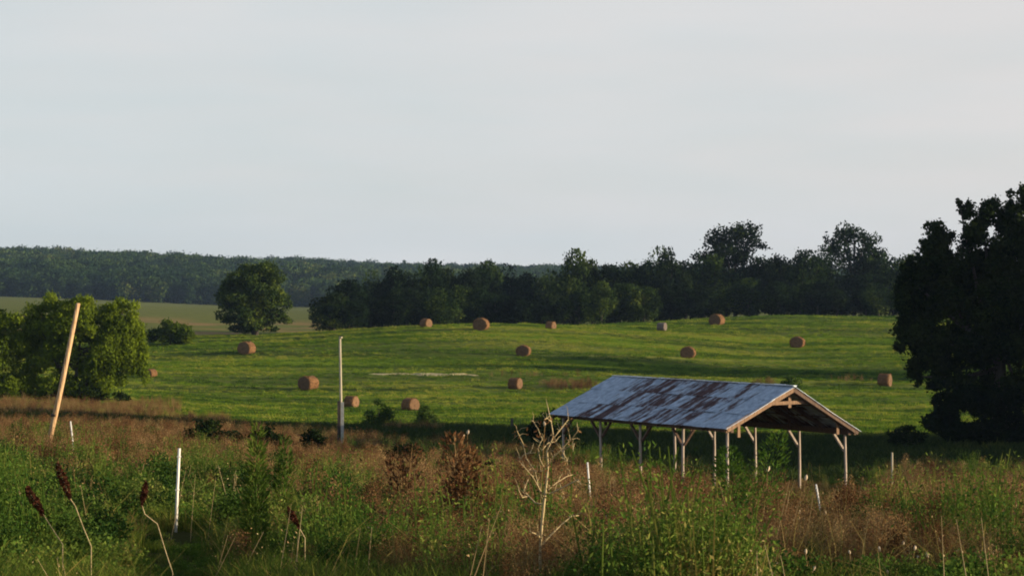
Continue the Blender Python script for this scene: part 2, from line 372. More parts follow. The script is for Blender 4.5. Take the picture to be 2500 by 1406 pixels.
# ------------------------------------------------------------------ scatter (geometry nodes) for ground cover
def scatter(name, protos, X, Y, S, rng, label, cat=None, tilt=.12, sink=0.0, Z=None, idx=None):
    """one object whose points carry plants; PROTOS are meshes kept out of the scene"""
    col = bpy.data.collections.new(name + '_kinds')
    for i, me in enumerate(protos):
        o = bpy.data.objects.new('%s_kind_%02d' % (name, i), me); col.objects.link(o)
    N = len(X); me = bpy.data.meshes.new(name); me.vertices.add(N)
    Z = ground(X, Y) - sink if Z is None else Z
    me.vertices.foreach_set('co', np.stack([X, Y, Z], 1).astype(np.float32).ravel())
    rot = np.stack([rng.normal(size=N) * tilt, rng.normal(size=N) * tilt, rng.random(N) * 6.283], 1).astype(np.float32)
    a = me.attributes.new('rot', 'FLOAT_VECTOR', 'POINT'); a.data.foreach_set('vector', rot.ravel())
    a = me.attributes.new('scl', 'FLOAT', 'POINT'); a.data.foreach_set('value', np.asarray(S, np.float32))
    a = me.attributes.new('idx', 'INT', 'POINT')
    a.data.foreach_set('value', (rng.integers(0, len(protos), N) if idx is None else idx).astype(np.int32))
    o = link(name, me); tag(o, label, cat, None, 'stuff')
    g = bpy.data.node_groups.new(name + '_nodes', 'GeometryNodeTree')
    g.interface.new_socket('Geometry', in_out='INPUT', socket_type='NodeSocketGeometry')
    g.interface.new_socket('Geometry', in_out='OUTPUT', socket_type='NodeSocketGeometry')
    n, l = g.nodes, g.links
    gi = n.new('NodeGroupInput'); go = n.new('NodeGroupOutput'); ip = n.new('GeometryNodeInstanceOnPoints'); ci = n.new('GeometryNodeCollectionInfo')
    ci.inputs['Collection'].default_value = col; ci.inputs['Separate Children'].default_value = True; ci.inputs['Reset Children'].default_value = True
    def na(nm, t):
        q = n.new('GeometryNodeInputNamedAttribute'); q.data_type = t; q.inputs['Name'].default_value = nm
        return q.outputs['Attribute']
    l.new(gi.outputs[0], ip.inputs['Points']); l.new(ci.outputs[0], ip.inputs['Instance']); ip.inputs['Pick Instance'].default_value = True
    l.new(na('idx', 'INT'), ip.inputs['Instance Index']); l.new(na('scl', 'FLOAT'), ip.inputs['Scale'])
    e = n.new('FunctionNodeEulerToRotation'); l.new(na('rot', 'FLOAT_VECTOR'), e.inputs[0]); l.new(e.outputs[0], ip.inputs['Rotation'])
    l.new(ip.outputs[0], go.inputs[0])
    md = o.modifiers.new('plants', 'NODES'); md.node_group = g
    return o

# ------------------------------------------------------------------ ground
def axis(segs):
    a = [segs[0][0]]
    for lo, hi, st in segs:
        while a[-1] < hi - 1e-6: a.append(min(a[-1] + st, hi))
    return np.array(a)
xs = axis([(-1800, -600, 120), (-600, -200, 25), (-200, -90, 5), (-90, 90, 1.3), (90, 200, 5), (200, 600, 25), (600, 1800, 120)])
ys = axis([(-80, 10, 6), (10, 125, 1.1), (125, 200, 1.6), (200, 380, 1.2), (380, 560, 5), (560, 1200, 20), (1200, 2400, 50), (2400, 2700, 100)])
GX, GY = np.meshgrid(xs, ys); gzs = ground(GX, GY)
nx, ny = len(xs), len(ys)
me = bpy.data.meshes.new('ground')
V = np.stack([GX, GY, gzs], -1).reshape(-1, 3)
q = (np.arange(ny - 1)[:, None] * nx + np.arange(nx - 1)[None, :]).ravel()
faces = np.stack([q, q + 1, q + nx + 1, q + nx], 1)
me.vertices.add(len(V)); me.vertices.foreach_set('co', V.astype(np.float32).ravel())
me.loops.add(faces.size); me.loops.foreach_set('vertex_index', faces.astype(np.int32).ravel())
me.polygons.add(len(faces)); me.polygons.foreach_set('loop_start', np.arange(0, faces.size, 4, dtype=np.int32))
me.update(calc_edges=True); me.polygons.foreach_set('use_smooth', np.ones(len(faces), bool))
U = GX / np.maximum(GY, 10) * F + CU
def sm(a, b, t): t = np.clip((t - a) / (b - a), 0, 1); return t * t * (3 - 2 * t)
def lerp(a, b, t): return a + (b - a) * t[..., None]
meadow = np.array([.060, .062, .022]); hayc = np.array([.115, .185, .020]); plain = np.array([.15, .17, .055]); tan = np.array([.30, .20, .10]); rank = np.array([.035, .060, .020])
wob = (fbm(GX / 9, GY / 9, 21) - .5) * 30
c = lerp(np.broadcast_to(meadow, GX.shape + (3,)), rank, sm(95, 110, GY + wob * .3))  # hollow ground toned dark to match its shade-darkened grass
c = lerp(c, hayc, sm(142, 160, GY + wob * .5))
stripe = fbm(GX / 30, (GY + .04 * GX) / 2.4, 31, 3)
c = lerp(c, hayc * 1.5 + np.array([.05, .02, 0]), sm(.52, .68, stripe) * sm(165, 200, GY) * .7)
c = lerp(c, hayc * .6, sm(.5, .3, stripe) * sm(165, 200, GY) * .75)
olive = np.array([.12, .13, .045])
c = lerp(c, olive, sm(.45, .65, fbm(GX / 45, (GY + .05 * GX) / 9, 41)) * sm(200, 230, GY) * .6)
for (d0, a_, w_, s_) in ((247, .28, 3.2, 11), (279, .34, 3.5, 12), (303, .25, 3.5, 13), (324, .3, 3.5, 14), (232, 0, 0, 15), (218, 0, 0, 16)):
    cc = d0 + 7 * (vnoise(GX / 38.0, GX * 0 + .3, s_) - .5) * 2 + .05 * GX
    c = lerp(c, np.array([.26, .27, .06]), np.exp(-((GY - cc - .6) / 1.1) ** 2) * sm(.3, .6, vnoise(GX / 25, GX * 0, s_ + 40)) * .9)  # lit crest of each bank painted into the tint
    c = lerp(c, np.array([.03, .055, .015]), np.exp(-((GY - cc + 2.2) / 1.4) ** 2) * sm(.35, .6, vnoise(GX / 21, GX * 0, s_ + 60)) * .8)  # shaded foot of each bank painted into the tint
c = lerp(c, hayc * .55, np.exp(-((GY - 266) / 7.0) ** 2) * sm(850, 1150, U) * .7)  # band of tree shadow painted into the field colour
c = lerp(c, plain, sm(330, 370, GY))
c = lerp(c, tan, sm(.45, .62, fbm(GX / 18, GY / 26, 51)) * sm(318, 340, GY) * (1 - sm(520, 640, GY)) * sm(1100, 900, U) * .8)
c = lerp(c, np.array([.03, .05, .03]), sm(1230, 1330, GY))
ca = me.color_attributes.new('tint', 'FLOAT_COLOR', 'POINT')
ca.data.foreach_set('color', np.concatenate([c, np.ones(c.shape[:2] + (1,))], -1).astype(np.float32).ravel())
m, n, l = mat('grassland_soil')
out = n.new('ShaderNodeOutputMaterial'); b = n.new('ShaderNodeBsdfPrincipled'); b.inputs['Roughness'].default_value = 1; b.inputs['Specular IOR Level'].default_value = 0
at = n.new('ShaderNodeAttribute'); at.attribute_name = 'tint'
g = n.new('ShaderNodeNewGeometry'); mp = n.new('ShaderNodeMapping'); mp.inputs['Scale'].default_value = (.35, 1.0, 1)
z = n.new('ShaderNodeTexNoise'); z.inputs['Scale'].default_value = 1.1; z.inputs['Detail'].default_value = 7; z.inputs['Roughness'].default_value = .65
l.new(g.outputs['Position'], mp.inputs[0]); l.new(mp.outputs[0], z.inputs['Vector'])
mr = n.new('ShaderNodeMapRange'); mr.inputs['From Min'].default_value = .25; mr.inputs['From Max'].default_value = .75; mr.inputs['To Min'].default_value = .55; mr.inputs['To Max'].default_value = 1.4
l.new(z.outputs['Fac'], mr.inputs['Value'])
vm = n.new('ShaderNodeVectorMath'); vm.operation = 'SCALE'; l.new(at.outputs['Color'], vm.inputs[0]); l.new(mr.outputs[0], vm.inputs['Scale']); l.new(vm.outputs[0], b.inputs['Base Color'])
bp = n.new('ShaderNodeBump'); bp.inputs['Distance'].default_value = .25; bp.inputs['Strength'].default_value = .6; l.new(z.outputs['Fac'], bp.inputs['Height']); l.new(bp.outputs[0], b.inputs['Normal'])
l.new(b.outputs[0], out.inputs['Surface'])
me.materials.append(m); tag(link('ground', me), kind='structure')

# pale clay bank in the hay field, a low irregular swell of bare earth
def patch(name, u0, u1, v, wid, h, m, seed):
    p0, p1 = on_ground(u0, v + 0, 190), on_ground(u1, v + 4, 190)
    mb = MB(); NX, NY = 44, 7
    for i in range(NX + 1):
        s = i / NX; c = p0.lerp(p1, s); w = wid * (math.sin(math.pi * s) ** .5) * max(.12, -.35 + 2.1 * float(vnoise(s * 11, .5, seed))) + .04
        for j in range(NY + 1):
            t = j / NY * 2 - 1; x, y = c.x, c.y + t * w
            edge = (1 - t * t) * min(1, 6 * s, 6 * (1 - s))
            mb.v.append((x, y, gz(x, y) - .06 + edge * h * (.6 + .8 * float(vnoise(x * 1.1, y * 2, seed + 1)))))
    for i in range(NX):
        for j in range(NY):
            a = i * (NY + 1) + j; mb.f.append((a, a + NY + 1, a + NY + 2, a + 1))
    return tag(mb.build(name, m, None, True), kind='structure')
M['clay'] = wood('pale_clay', (.20, .18, .07), (.56, .48, .28), (1.5, 1.5, 1.5), .95, .05)
patch('bare_earth', 885, 1185, 913, 1.7, .22, M['clay'], 5)

# ------------------------------------------------------------------ wood beyond: far hill forest, one mass
rng = np.random.default_rng(2)
far_protos = []
for k in range(6):
    r2 = np.random.default_rng(100 + k); W = 8 + 6 * r2.random(); H = 10 + 5 * r2.random()
    far_protos.append(crown('far_crown', env_lobes(r2, W, H, 0, 9, .24, .36, .9), 900, .95, M['far'], 200 + k, .8))
X, Y = [], []
for _ in range(30000):
    y = 1255 + 900 * rng.random() ** 1.0; u = -900 + 3100 * rng.random(); x = (u - CU) / F * y
    X.append(x); Y.append(y)
X, Y = np.array(X), np.array(Y)
cell = {}; keep = []
for i in range(len(X)):                                   # even spacing
    k = (int(X[i] // 7.5), int(Y[i] // 9))
    if k in cell: continue
    cell[k] = 1; keep.append(i)
X, Y = X[keep], Y[keep]; keep = np.arange(len(X)) < 14000; X, Y = X[keep], Y[keep]
scatter('far_forest', far_protos, X, Y, .6 + .45 * rng.random(len(X)) + .7 * fbm(X / 40, Y / 60, 8), rng, 'far wooded hill of blue green trees along the horizon', 'forest', .05, .3)
# the wood's edge on the plain
X = np.arange(-420, 330, 4.6); Y = 1240 + 10 * rng.random(len(X)); X = X + 3 * rng.random(len(X))
scatter('forest_edge', far_protos, X, Y, .95 + .25 * rng.random(len(X)), rng, 'dark edge of the far forest along the pale plain', 'forest', .05, .5)

# ------------------------------------------------------------------ trees at the back of the hay field
kinds = []
for k in range(7):
    r2 = np.random.default_rng(300 + k)
    L = env_lobes(r2, 1.0, 1.0, .04, 26 + k % 3 * 4, .10, .2, .8 if k % 2 else 1.1, .9)
    cm = crown('crown', L, 5200, .042, M['oak'] if k % 3 else M['dark'], 400 + k, .7, 0, .6, .10)
    tm = trunk_mb(.8, .022, L, r2, nl=5).mesh('trunk', M['bark'])
    kinds.append((cm, tm))
def tree(name, loc, H, W, k, label, cat='tree', group=None, rz=0.):
    o = empty(name, loc, rz); tag(o, label, cat, group)
    cm, tm = kinds[k]
    for nm, me in (('crown', cm), ('trunk', tm)):
        c = link(nm, me, o); c.scale = (W, W, H)
    return o
GW = 'trees in the wood behind the hay field'
back = [(812, 702, 100), (858, 676, 100), (908, 668, 90), (958, 652, 95), (1008, 655, 90), (1052, 640, 80), (1092, 650, 80), (1138, 640, 90),
        (1192, 627, 85), (1246, 655, 95), (1296, 667, 95), (1345, 664, 90), (1400, 616, 95), (1444, 628, 70), (1488, 628, 90), (1538, 632, 85),
        (1592, 612, 105), (1640, 606, 70), (1690, 630, 90), (1745, 628, 95), (1850, 622, 95), (1905, 606, 100), (1960, 602, 95), (2010, 606, 85),
        (2130, 596, 110), (2178, 620, 95), (2228, 628, 95), (2285, 640, 100), (2350, 640, 110), (2430, 640, 120), (2510, 640, 120)]
r = random.Random(7)
_ones = ['', 'first', 'second', 'third', 'fourth', 'fifth', 'sixth', 'seventh', 'eighth', 'ninth', 'tenth', 'eleventh', 'twelfth', 'thirteenth', 'fourteenth', 'fifteenth', 'sixteenth', 'seventeenth', 'eighteenth', 'nineteenth', 'twentieth']
def nth(i):
    if i <= 20: return _ones[i]
    return ('thirtieth' if i == 30 else ('twenty ' if i < 30 else 'thirty ') + _ones[i % 10])
special = {812: 'tree at the open end of the dark wood, beside the pale plain', 1192: 'pointed tree standing tallest in the wood above the round bale on the crest',
           1400: 'bushy dark tree where the tall wood begins, right of the dip in the skyline',
           1592: 'wide topped tree in the wood, first left of the flat topped oak above the shed',
           2130: 'rounded tree in the wood just left of the big shaded tree, beside the feathery crown'}
for i, (u, v, w) in enumerate(back):
    D = 402 + r.uniform(-6, 22) + (12 if 1240 < u < 1360 else 0)
    if u < 900: D = 345 + (u - 800) * .5
    p = at_dist(u, D); H = -(v - CV) / F * D - p.z
    tree('field_edge_tree', p, H * 1.02, w / F * D * 1.5, i % 7,
         special.get(u, 'tall broadleaf tree in the back row of the wood, %s from its open end' % nth(i + 1)), 'tree', GW, r.uniform(0, 6))
for i, u in enumerate(range(800, 2520, 52)):
    uu = u + r.uniform(-14, 14); D = 372 + r.uniform(-6, 14) if u > 900 else 338 + r.uniform(0, 4)
    if u < 1500 and u > 900: D -= 12
    vt = np.interp(uu, [800, 900, 1100, 1350, 1500, 1900, 2500], [735, 715, 705, 715, 700, 690, 690]) + r.uniform(-16, 16)
    p = at_dist(uu, D); H = -(vt - CV) / F * D - p.z
    tree('understory_tree', p, H, r.uniform(105, 140) / F * D, (i * 3 + 1) % 7,
         'low dark tree at the front edge of the wood, %s from its open end' % nth(i + 1), 'tree', 'low trees along the front of the wood', r.uniform(0, 6))

for i, u in enumerate(range(1480, 2520, 58)):
    D = 387 + r.uniform(-5, 5); p = at_dist(u, D); H = -(715 + r.uniform(-12, 12) - CV) / F * D - p.z
    tree('understory_tree', p, H, r.uniform(95, 125) / F * D, (i * 2 + 3) % 7, 'low tree set just behind the front edge of the tall wood, %s along' % nth(i + 1), 'tree', 'low trees along the front of the wood', r.uniform(0, 6))

def shaped_tree(name, base, lobes_px, D, n, leaf, m, label, cat='tree', trunk_r=.3, top_v=700, hang=0., dd=.8, seed=1, shell=.6, fr=(.38, .62), trunks=None, fringe=.08, aspect=.6, sub=5, group=None):
    """a tree whose crown clumps are given by their place and size in pixels at distance D"""
    rr = random.Random(seed); o = empty(name, base); tag(o, label, cat, group); k = D / F; L = []
    for (u, v, ru, rv) in lobes_px:
        c = P(u, v, D) - base
        for q in range(sub):
            a, b, d = rr.uniform(-.62, .62), rr.uniform(-.62, .62), rr.uniform(-.8, .8)
            f = rr.uniform(*fr)
            L.append((c.x + a * ru * k, c.y + d * ru * k * dd, c.z + b * rv * k, ru * k * f, ru * k * f, rv * k * f))
    link('crown', crown('crown', L, n, leaf, m, seed, aspect, hang, shell, fringe), o)
    H = -(top_v - CV) / F * D - base.z
    rn = np.random.default_rng(seed)
    for q, (du, lean) in enumerate(trunks or [(0, 0)]):
        t = trunk_mb(H, trunk_r, L, rn, (lean, 0), 14 if not trunks else 5).build('trunk', M['bark'], o, True); t.location = (du, 0, 0)
    return o
# flat topped oak and feathery crowned tree above the wood
b0 = at_dist(1795, 418)
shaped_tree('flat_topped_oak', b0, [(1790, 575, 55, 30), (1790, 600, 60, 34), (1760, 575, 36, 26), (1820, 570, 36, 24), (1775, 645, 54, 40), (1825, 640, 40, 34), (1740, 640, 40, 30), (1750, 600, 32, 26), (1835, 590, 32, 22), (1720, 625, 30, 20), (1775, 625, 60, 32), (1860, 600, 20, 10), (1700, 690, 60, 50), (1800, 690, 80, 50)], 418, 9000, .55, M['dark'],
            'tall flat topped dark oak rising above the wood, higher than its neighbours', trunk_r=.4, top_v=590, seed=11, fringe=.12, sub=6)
b0 = at_dist(2085, 416)
shaped_tree('feathery_tree', b0, [(2080, 570, 40, 28), (2030, 585, 24, 14), (2125, 590, 28, 24), (2085, 600, 60, 34), (2050, 630, 50, 34), (2120, 640, 60, 50), (2080, 700, 90, 50)], 416, 7500, .5, M['oak'],
            'tall tree with an open feathery top rising near the big shaded tree', trunk_r=.35, top_v=560, seed=12, fringe=.2, sub=6)
# lone oak on the plain
b0 = on_ground(622, 821, 335, 600); DL = b0.y
shaped_tree('lone_oak', b0, [(620, 668, 62, 36), (575, 690, 40, 34), (665, 690, 38, 34), (620, 720, 85, 36), (570, 740, 40, 34), (680, 742, 36, 34), (625, 765, 80, 34), (545, 775, 26, 18), (590, 800, 34, 16), (650, 795, 40, 18), (690, 778, 28, 14), (622, 700, 70, 40), (612, 790, 60, 22), (640, 720, 70, 60), (600, 720, 66, 60)],
            DL, 34000, .36, M['oak'], 'lone round crowned oak standing on the open plain behind the hay field', trunk_r=.5, top_v=690, seed=13, sub=9, fr=(.26, .5), dd=1.)
# pointed tree on the far hill
b0 = at_dist(990, 1600)
shaped_tree('hilltop_tree', b0, [(990, 642, 7, 8), (990, 656, 14, 10), (988, 670, 20, 12)], 1600, 900, 1.1, M['far'], 'small pointed tree standing above the far hill skyline', trunk_r=.4, top_v=650, seed=14)
b0 = at_dist(1312, 1600)
shaped_tree('hilltop_tree', b0, [(1312, 664, 7, 6), (1312, 674, 12, 10)], 1600, 600, 1.1, M['far'], 'tiny tree on the far skyline in the dip of the wood', trunk_r=.4, top_v=668, seed=15)
# willow
b0 = on_ground(175, 985, 120, 260); DW = b0.y
shaped_tree('willow_tree', b0, [(130, 745, 32, 32), (205, 735, 34, 24), (275, 752, 34, 28), (325, 760, 28, 24), (80, 765, 28, 24), (25, 790, 48, 34), (-40, 800, 60, 50), (110, 800, 60, 40), (210, 800, 60, 40), (300, 810, 52, 42), (340, 860, 22, 44), (300, 880, 40, 44),
            (30, 860, 60, 50), (110, 870, 44, 44), (260, 830, 60, 50), (160, 870, 60, 50), (240, 790, 60, 50), (160, 775, 60, 34), (280, 800, 60, 50), (320, 840, 40, 60), (215, 895, 46, 46), (332, 800, 28, 44), (345, 905, 18, 36), (180, 770, 60, 40), (60, 820, 60, 50), (310, 850, 44, 50), (160, 930, 50, 40), (240, 945, 40, 26), (60, 930, 60, 44), (10, 940, 50, 40), (-60, 900, 70, 70), (285, 920, 26, 22), (120, 950, 40, 28)],
            DW, 100000, .26, M['willow'], 'bright bushy willow at the edge of the hay field behind the leaning pole', trunk_r=.16, top_v=760, hang=.35, seed=16, sub=6,
            trunks=[(0, 1.0), (-.6, -1.2), (.7, 2.2), (1.6, 2.6)], aspect=.4, fringe=.12)
b0 = on_ground(240, 992, 115, 260)
shaped_tree('low_shrub', b0, [(230, 965, 50, 16), (290, 968, 26, 11), (150, 965, 40, 18), (185, 950, 30, 26)], b0.y, 6000, .16, M['dark'], 'low dark shrub spreading under the willow', 'shrub', trunk_r=.04, top_v=965, seed=17)
# big shaded tree
DR = 138.0; b0 = at_dist(2440, DR)
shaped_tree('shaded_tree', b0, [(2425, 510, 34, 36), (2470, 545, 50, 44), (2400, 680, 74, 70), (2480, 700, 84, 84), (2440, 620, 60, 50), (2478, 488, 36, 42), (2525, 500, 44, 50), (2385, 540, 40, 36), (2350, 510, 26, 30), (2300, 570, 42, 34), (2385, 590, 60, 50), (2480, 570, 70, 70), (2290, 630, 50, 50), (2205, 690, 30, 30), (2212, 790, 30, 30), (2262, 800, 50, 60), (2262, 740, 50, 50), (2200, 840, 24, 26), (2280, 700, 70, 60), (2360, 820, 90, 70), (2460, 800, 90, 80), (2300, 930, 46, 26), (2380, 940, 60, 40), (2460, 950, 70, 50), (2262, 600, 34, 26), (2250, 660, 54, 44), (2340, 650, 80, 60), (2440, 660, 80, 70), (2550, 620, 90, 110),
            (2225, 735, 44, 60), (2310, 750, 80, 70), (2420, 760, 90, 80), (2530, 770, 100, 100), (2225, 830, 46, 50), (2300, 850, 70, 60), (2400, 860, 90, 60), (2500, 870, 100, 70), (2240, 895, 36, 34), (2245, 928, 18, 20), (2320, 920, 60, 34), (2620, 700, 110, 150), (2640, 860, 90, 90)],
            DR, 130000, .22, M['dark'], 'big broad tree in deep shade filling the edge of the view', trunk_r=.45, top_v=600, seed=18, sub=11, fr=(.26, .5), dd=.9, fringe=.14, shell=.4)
for (u, v, lb, L) in ((2330, 1070, 'dark shrub in front of the big shaded tree, nearest the shed', [(2310, 1005, 50, 46), (2360, 990, 56, 50), (2275, 1040, 40, 34), (2340, 1050, 70, 40)]),
                      (2440, 1075, 'dark shrub directly beneath the trunk of the big shaded tree', [(2430, 1000, 60, 54), (2480, 1010, 60, 60), (2540, 1000, 60, 60), (2400, 1060, 70, 34), (2490, 1070, 80, 34)])):
    b0 = at_dist(u, 133)
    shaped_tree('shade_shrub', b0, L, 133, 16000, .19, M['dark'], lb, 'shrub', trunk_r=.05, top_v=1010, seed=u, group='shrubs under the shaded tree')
# the row of trees the big one belongs to goes on past the frame and shades the hollow
for i, (x, y, H, W) in enumerate([(40, 112, 15, 14), (38, 124, 17, 15), (40, 137, 17, 15), (50, 102, 14, 13), (52, 118, 16, 15), (54, 132, 17, 15), (50, 143, 14, 13), (66, 108, 15, 14), (68, 126, 16, 15), (70, 138, 16, 15), (78, 257, 15, 13), (90, 263, 16, 14), (104, 254, 15, 14)]):
    tree('hedgerow_tree', (x, y, gz(x, y)), H, W, i % 7, 'broadleaf tree of the row beyond the big shaded tree', 'tree', 'trees in the row past the shaded tree', i)

# shrubs
def shrub(u, vb, vt, w, dmin, m, label, n=3500, leaf=.11, name='shrub', seed=0, dmax=400, D=None):
    b = at_dist(u, D) if D else on_ground(u, vb, dmin, dmax)
    D = b.y; h = (vb - vt)
    L = [(u + dx * w, vb - dy * h, w * r_, h * r_ * 1.1) for dx, dy, r_ in ((0, .62, .3), (-.26, .42, .26), (.26, .45, .26), (-.1, .3, .3), (.14, .28, .3), (.02, .82, .18), (-.34, .2, .18), (.34, .2, .18))]
    return shaped_tree(name, b, L, D, n, leaf, m, label, 'shrub', trunk_r=.03 * D / 100, top_v=vb - h * .6, seed=seed or int(u), sub=4, fringe=.16)
shrub(416, 842, 778, 130, 290, M['willow'], 'rounded green bush on the hay field edge beside the willow', 9000, .3)
shrub(925, 1046, 975, 95, 120, M['bush'], 'dark leafy bush in front of the two close bales')
shrub(1040, 1040, 985, 66, 120, M['bush'], 'smaller bush below the slumped brown bale')
shrub(988, 1150, 1076, 130, 60, M['dark'], 'dark bush among the brown weeds left of the pale dead stalk', 3500, .08, D=72)
shrub(1340, 1080, 1000, 120, 60, M['dark'], 'dark bush under the far low corner of the shed roof', 5000, .1, D=104)
shrub(1925, 958, 912, 66, 150, M['bush'], 'bush showing just above the ridge of the shed roof', 2500, .14, D=205)
shrub(2215, 1085, 1036, 100, 100, M['dark'], 'brownish low bush between the shed and the big shaded tree', 3500, .11, D=128)
shrub(500, 1108, 1020, 170, 60, M['dark'], 'wider dark shrub on the weedy bank left of the slim upright post', 7000, .09, D=83)
shrub(655, 1120, 1034, 150, 60, M['dark'], 'lower dark shrub on the weedy bank, nearer the slim upright post', 6000, .09, D=83)
shrub(760, 1120, 1046, 90, 60, M['dark'], 'smallest dark shrub on the weedy bank, right beside the slim upright post', 3500, .09, D=82)
shrub(1195, 1190, 1115, 90, 50, M['dark'], 'small dark shrub in the reddish weeds beside the pale dead stalk', 2500, .07, D=52)

# ------------------------------------------------------------------ hay bales
def bale_mesh(seed):
    rn = random.Random(seed); mb = MB(); NA, NL = 28, 6
    prof = [1.0 + rn.uniform(-.045, .045) for _ in range(NA)]
    def pt(i, s, rr):
        a = 2 * math.pi * i / NA; y, z = math.cos(a), math.sin(a)
        k = prof[i % NA] * (1 + .03 * math.sin(9 * s + i * 1.7))
        z2 = z * k * rr * .46; z2 = max(z2, -.43); y2 = y * k * rr * (.5 + (.03 if z < 0 else 0))
        return (s, y2, z2 + .43)
    ss = [-.42, -.40, -.25, 0, .25, .40, .42]; rr = [.93, .99, 1.01, 1.0, 1.01, .99, .93]
    for s, q in zip(ss, rr):
        for i in range(NA): mb.v.append(pt(i, s, q))
    for k in range(len(ss) - 1):
        for i in range(NA):
            a, b = k * NA + i, k * NA + (i + 1) % NA; mb.f.append((a, b, b + NA, a + NA))
    return mb
def end_mesh(seed, side):
    rn = random.Random(seed); mb = MB(); NA = 28; rings = [(.93, .42), (.78, .445), (.6, .425), (.42, .445), (.22, .43), (.02, .455)]
    for q, (rr, s) in enumerate(rings):
        for i in range(NA):
            a = 2 * math.pi * i / NA
            mb.v.append((side * (s + (rn.uniform(-.008, .008) if q else 0)), math.cos(a) * rr * .5, max(math.sin(a) * rr * .46, -.43) + .43))
    for k in range(len(rings) - 1):
        for i in range(NA):
            a, b = k * NA + i, k * NA + (i + 1) % NA; mb.f.append((a, b, b + NA, a + NA) if side < 0 else (a + NA, b + NA, b, a))
    mb.f.append(tuple((len(rings) - 1) * NA + i for i in range(NA)))
    return mb
BM = [(bale_mesh(k), end_mesh(k, 1), end_mesh(k + 5, -1)) for k in range(3)]
def straw_skin(seed):
    rn = np.random.default_rng(seed); n = 420; a = rn.random(n) * 6.283; xx = (rn.random(n) - .5) * .86
    rr = 1.0 + rn.random(n) * .03
    C = np.stack([xx, np.cos(a) * .5 * rr, np.maximum(np.sin(a) * .46 * rr, -.42) + .43], 1); O = np.stack([0 * a, np.cos(a), np.sin(a)], 1)
    return poly_mesh('loose_straw', leaf_cards(C, .13, rn, O, .22, .1), 4, M['strawy'], rn.random(n))
SK = [straw_skin(k) for k in range(3)]
GB = 'round hay bales scattered over the mown field'
bales = [  # u, bottom v, width px across, facing t (degrees: 0 = round end to the camera, + = end turned right), label, material
    (1175, 806, 41, -14, 'hay bale on the crest of the hill showing its round end, below the pointed tree', 'hay'),
    (1278, 868, 37, -10, 'hay bale alone in the middle of the slope, round end to the viewer', 'hay'),
    (1345, 793, 30, 62, 'hay bale half sunk behind the crest with its bright end turned to the sun', 'hay'),
    (1040, 799, 32, 55, 'low reddish hay bale mostly hidden behind the hill crest under the dark trees', 'hay'),
    (1616, 807, 31, 68, 'greyish weathered hay bale on the slope, duller than the others', 'hay_grey'),
    (1750, 793, 40, -32, 'highest hay bale, against the dark wood below the flat topped oak', 'hay'),
    (1680, 873, 38, -12, 'hay bale on the slope directly above the middle of the shed roof', 'hay'),
    (1947, 847, 37, -18, 'hay bale casting a long shadow on the slope, above the shed ridge end', 'hay'),
    (602, 864, 44, -28, 'hay bale at the foot of the lone oak', 'hay'),
    (368, 920, 32, -38, 'hay bale peeking out from behind the willow edge', 'hay'),
    (753, 951, 52, -40, 'hay bale with a dark round end and orange side, left of the slim upright post', 'hay'),
    (858, 994, 42, 66, 'hay bale directly behind the slim upright post', 'hay'),
    (1002, 1001, 46, 52, 'slumped shaggy brown hay bale above the two small bushes', 'hay'),
    (1258, 948, 42, 66, 'hay bale with a bright narrow end, at the tip of the pale earth strip', 'hay'),
    (2160, 943, 46, 68, 'hay bale with a glowing end beside the big shaded tree', 'hay')]
bale_cache = {}
for i, (u, v, w, t, lb, mk) in enumerate(bales):
    b0 = at_dist(u, 313) if u == 1345 else on_ground(u, v, 175, 372); d = w / F * b0.y / (1.0 if abs(t) < 25 else 1.12)
    d = min(max(d, 1.25), 2.1) * .93
    key = (i % 3, mk)
    if key not in bale_cache:
        a, b, c_ = BM[i % 3]; bale_cache[key] = (a.mesh('straw_roll', M[mk], True), b.mesh('round_end', M['hay_end'] if mk == 'hay' else M[mk], True), c_.mesh('round_end', M['hay_end'] if mk == 'hay' else M[mk], True))
    o = empty('hay_bale', (b0.x, b0.y, b0.z - .10), R(t - 90)); tag(o, lb, 'hay bale', GB)
    for nm, me_ in zip(('straw_roll', 'round_end', 'round_end', 'loose_straw'), bale_cache[key] + ((SK[i % 3],) if mk == 'hay' else ())):
        c_ = link(nm, me_, o); c_.scale = (d * .88, d, d * (.92, .88, .95)[i % 3])
        if nm == 'loose_straw': c_['kind'] = 'stuff'

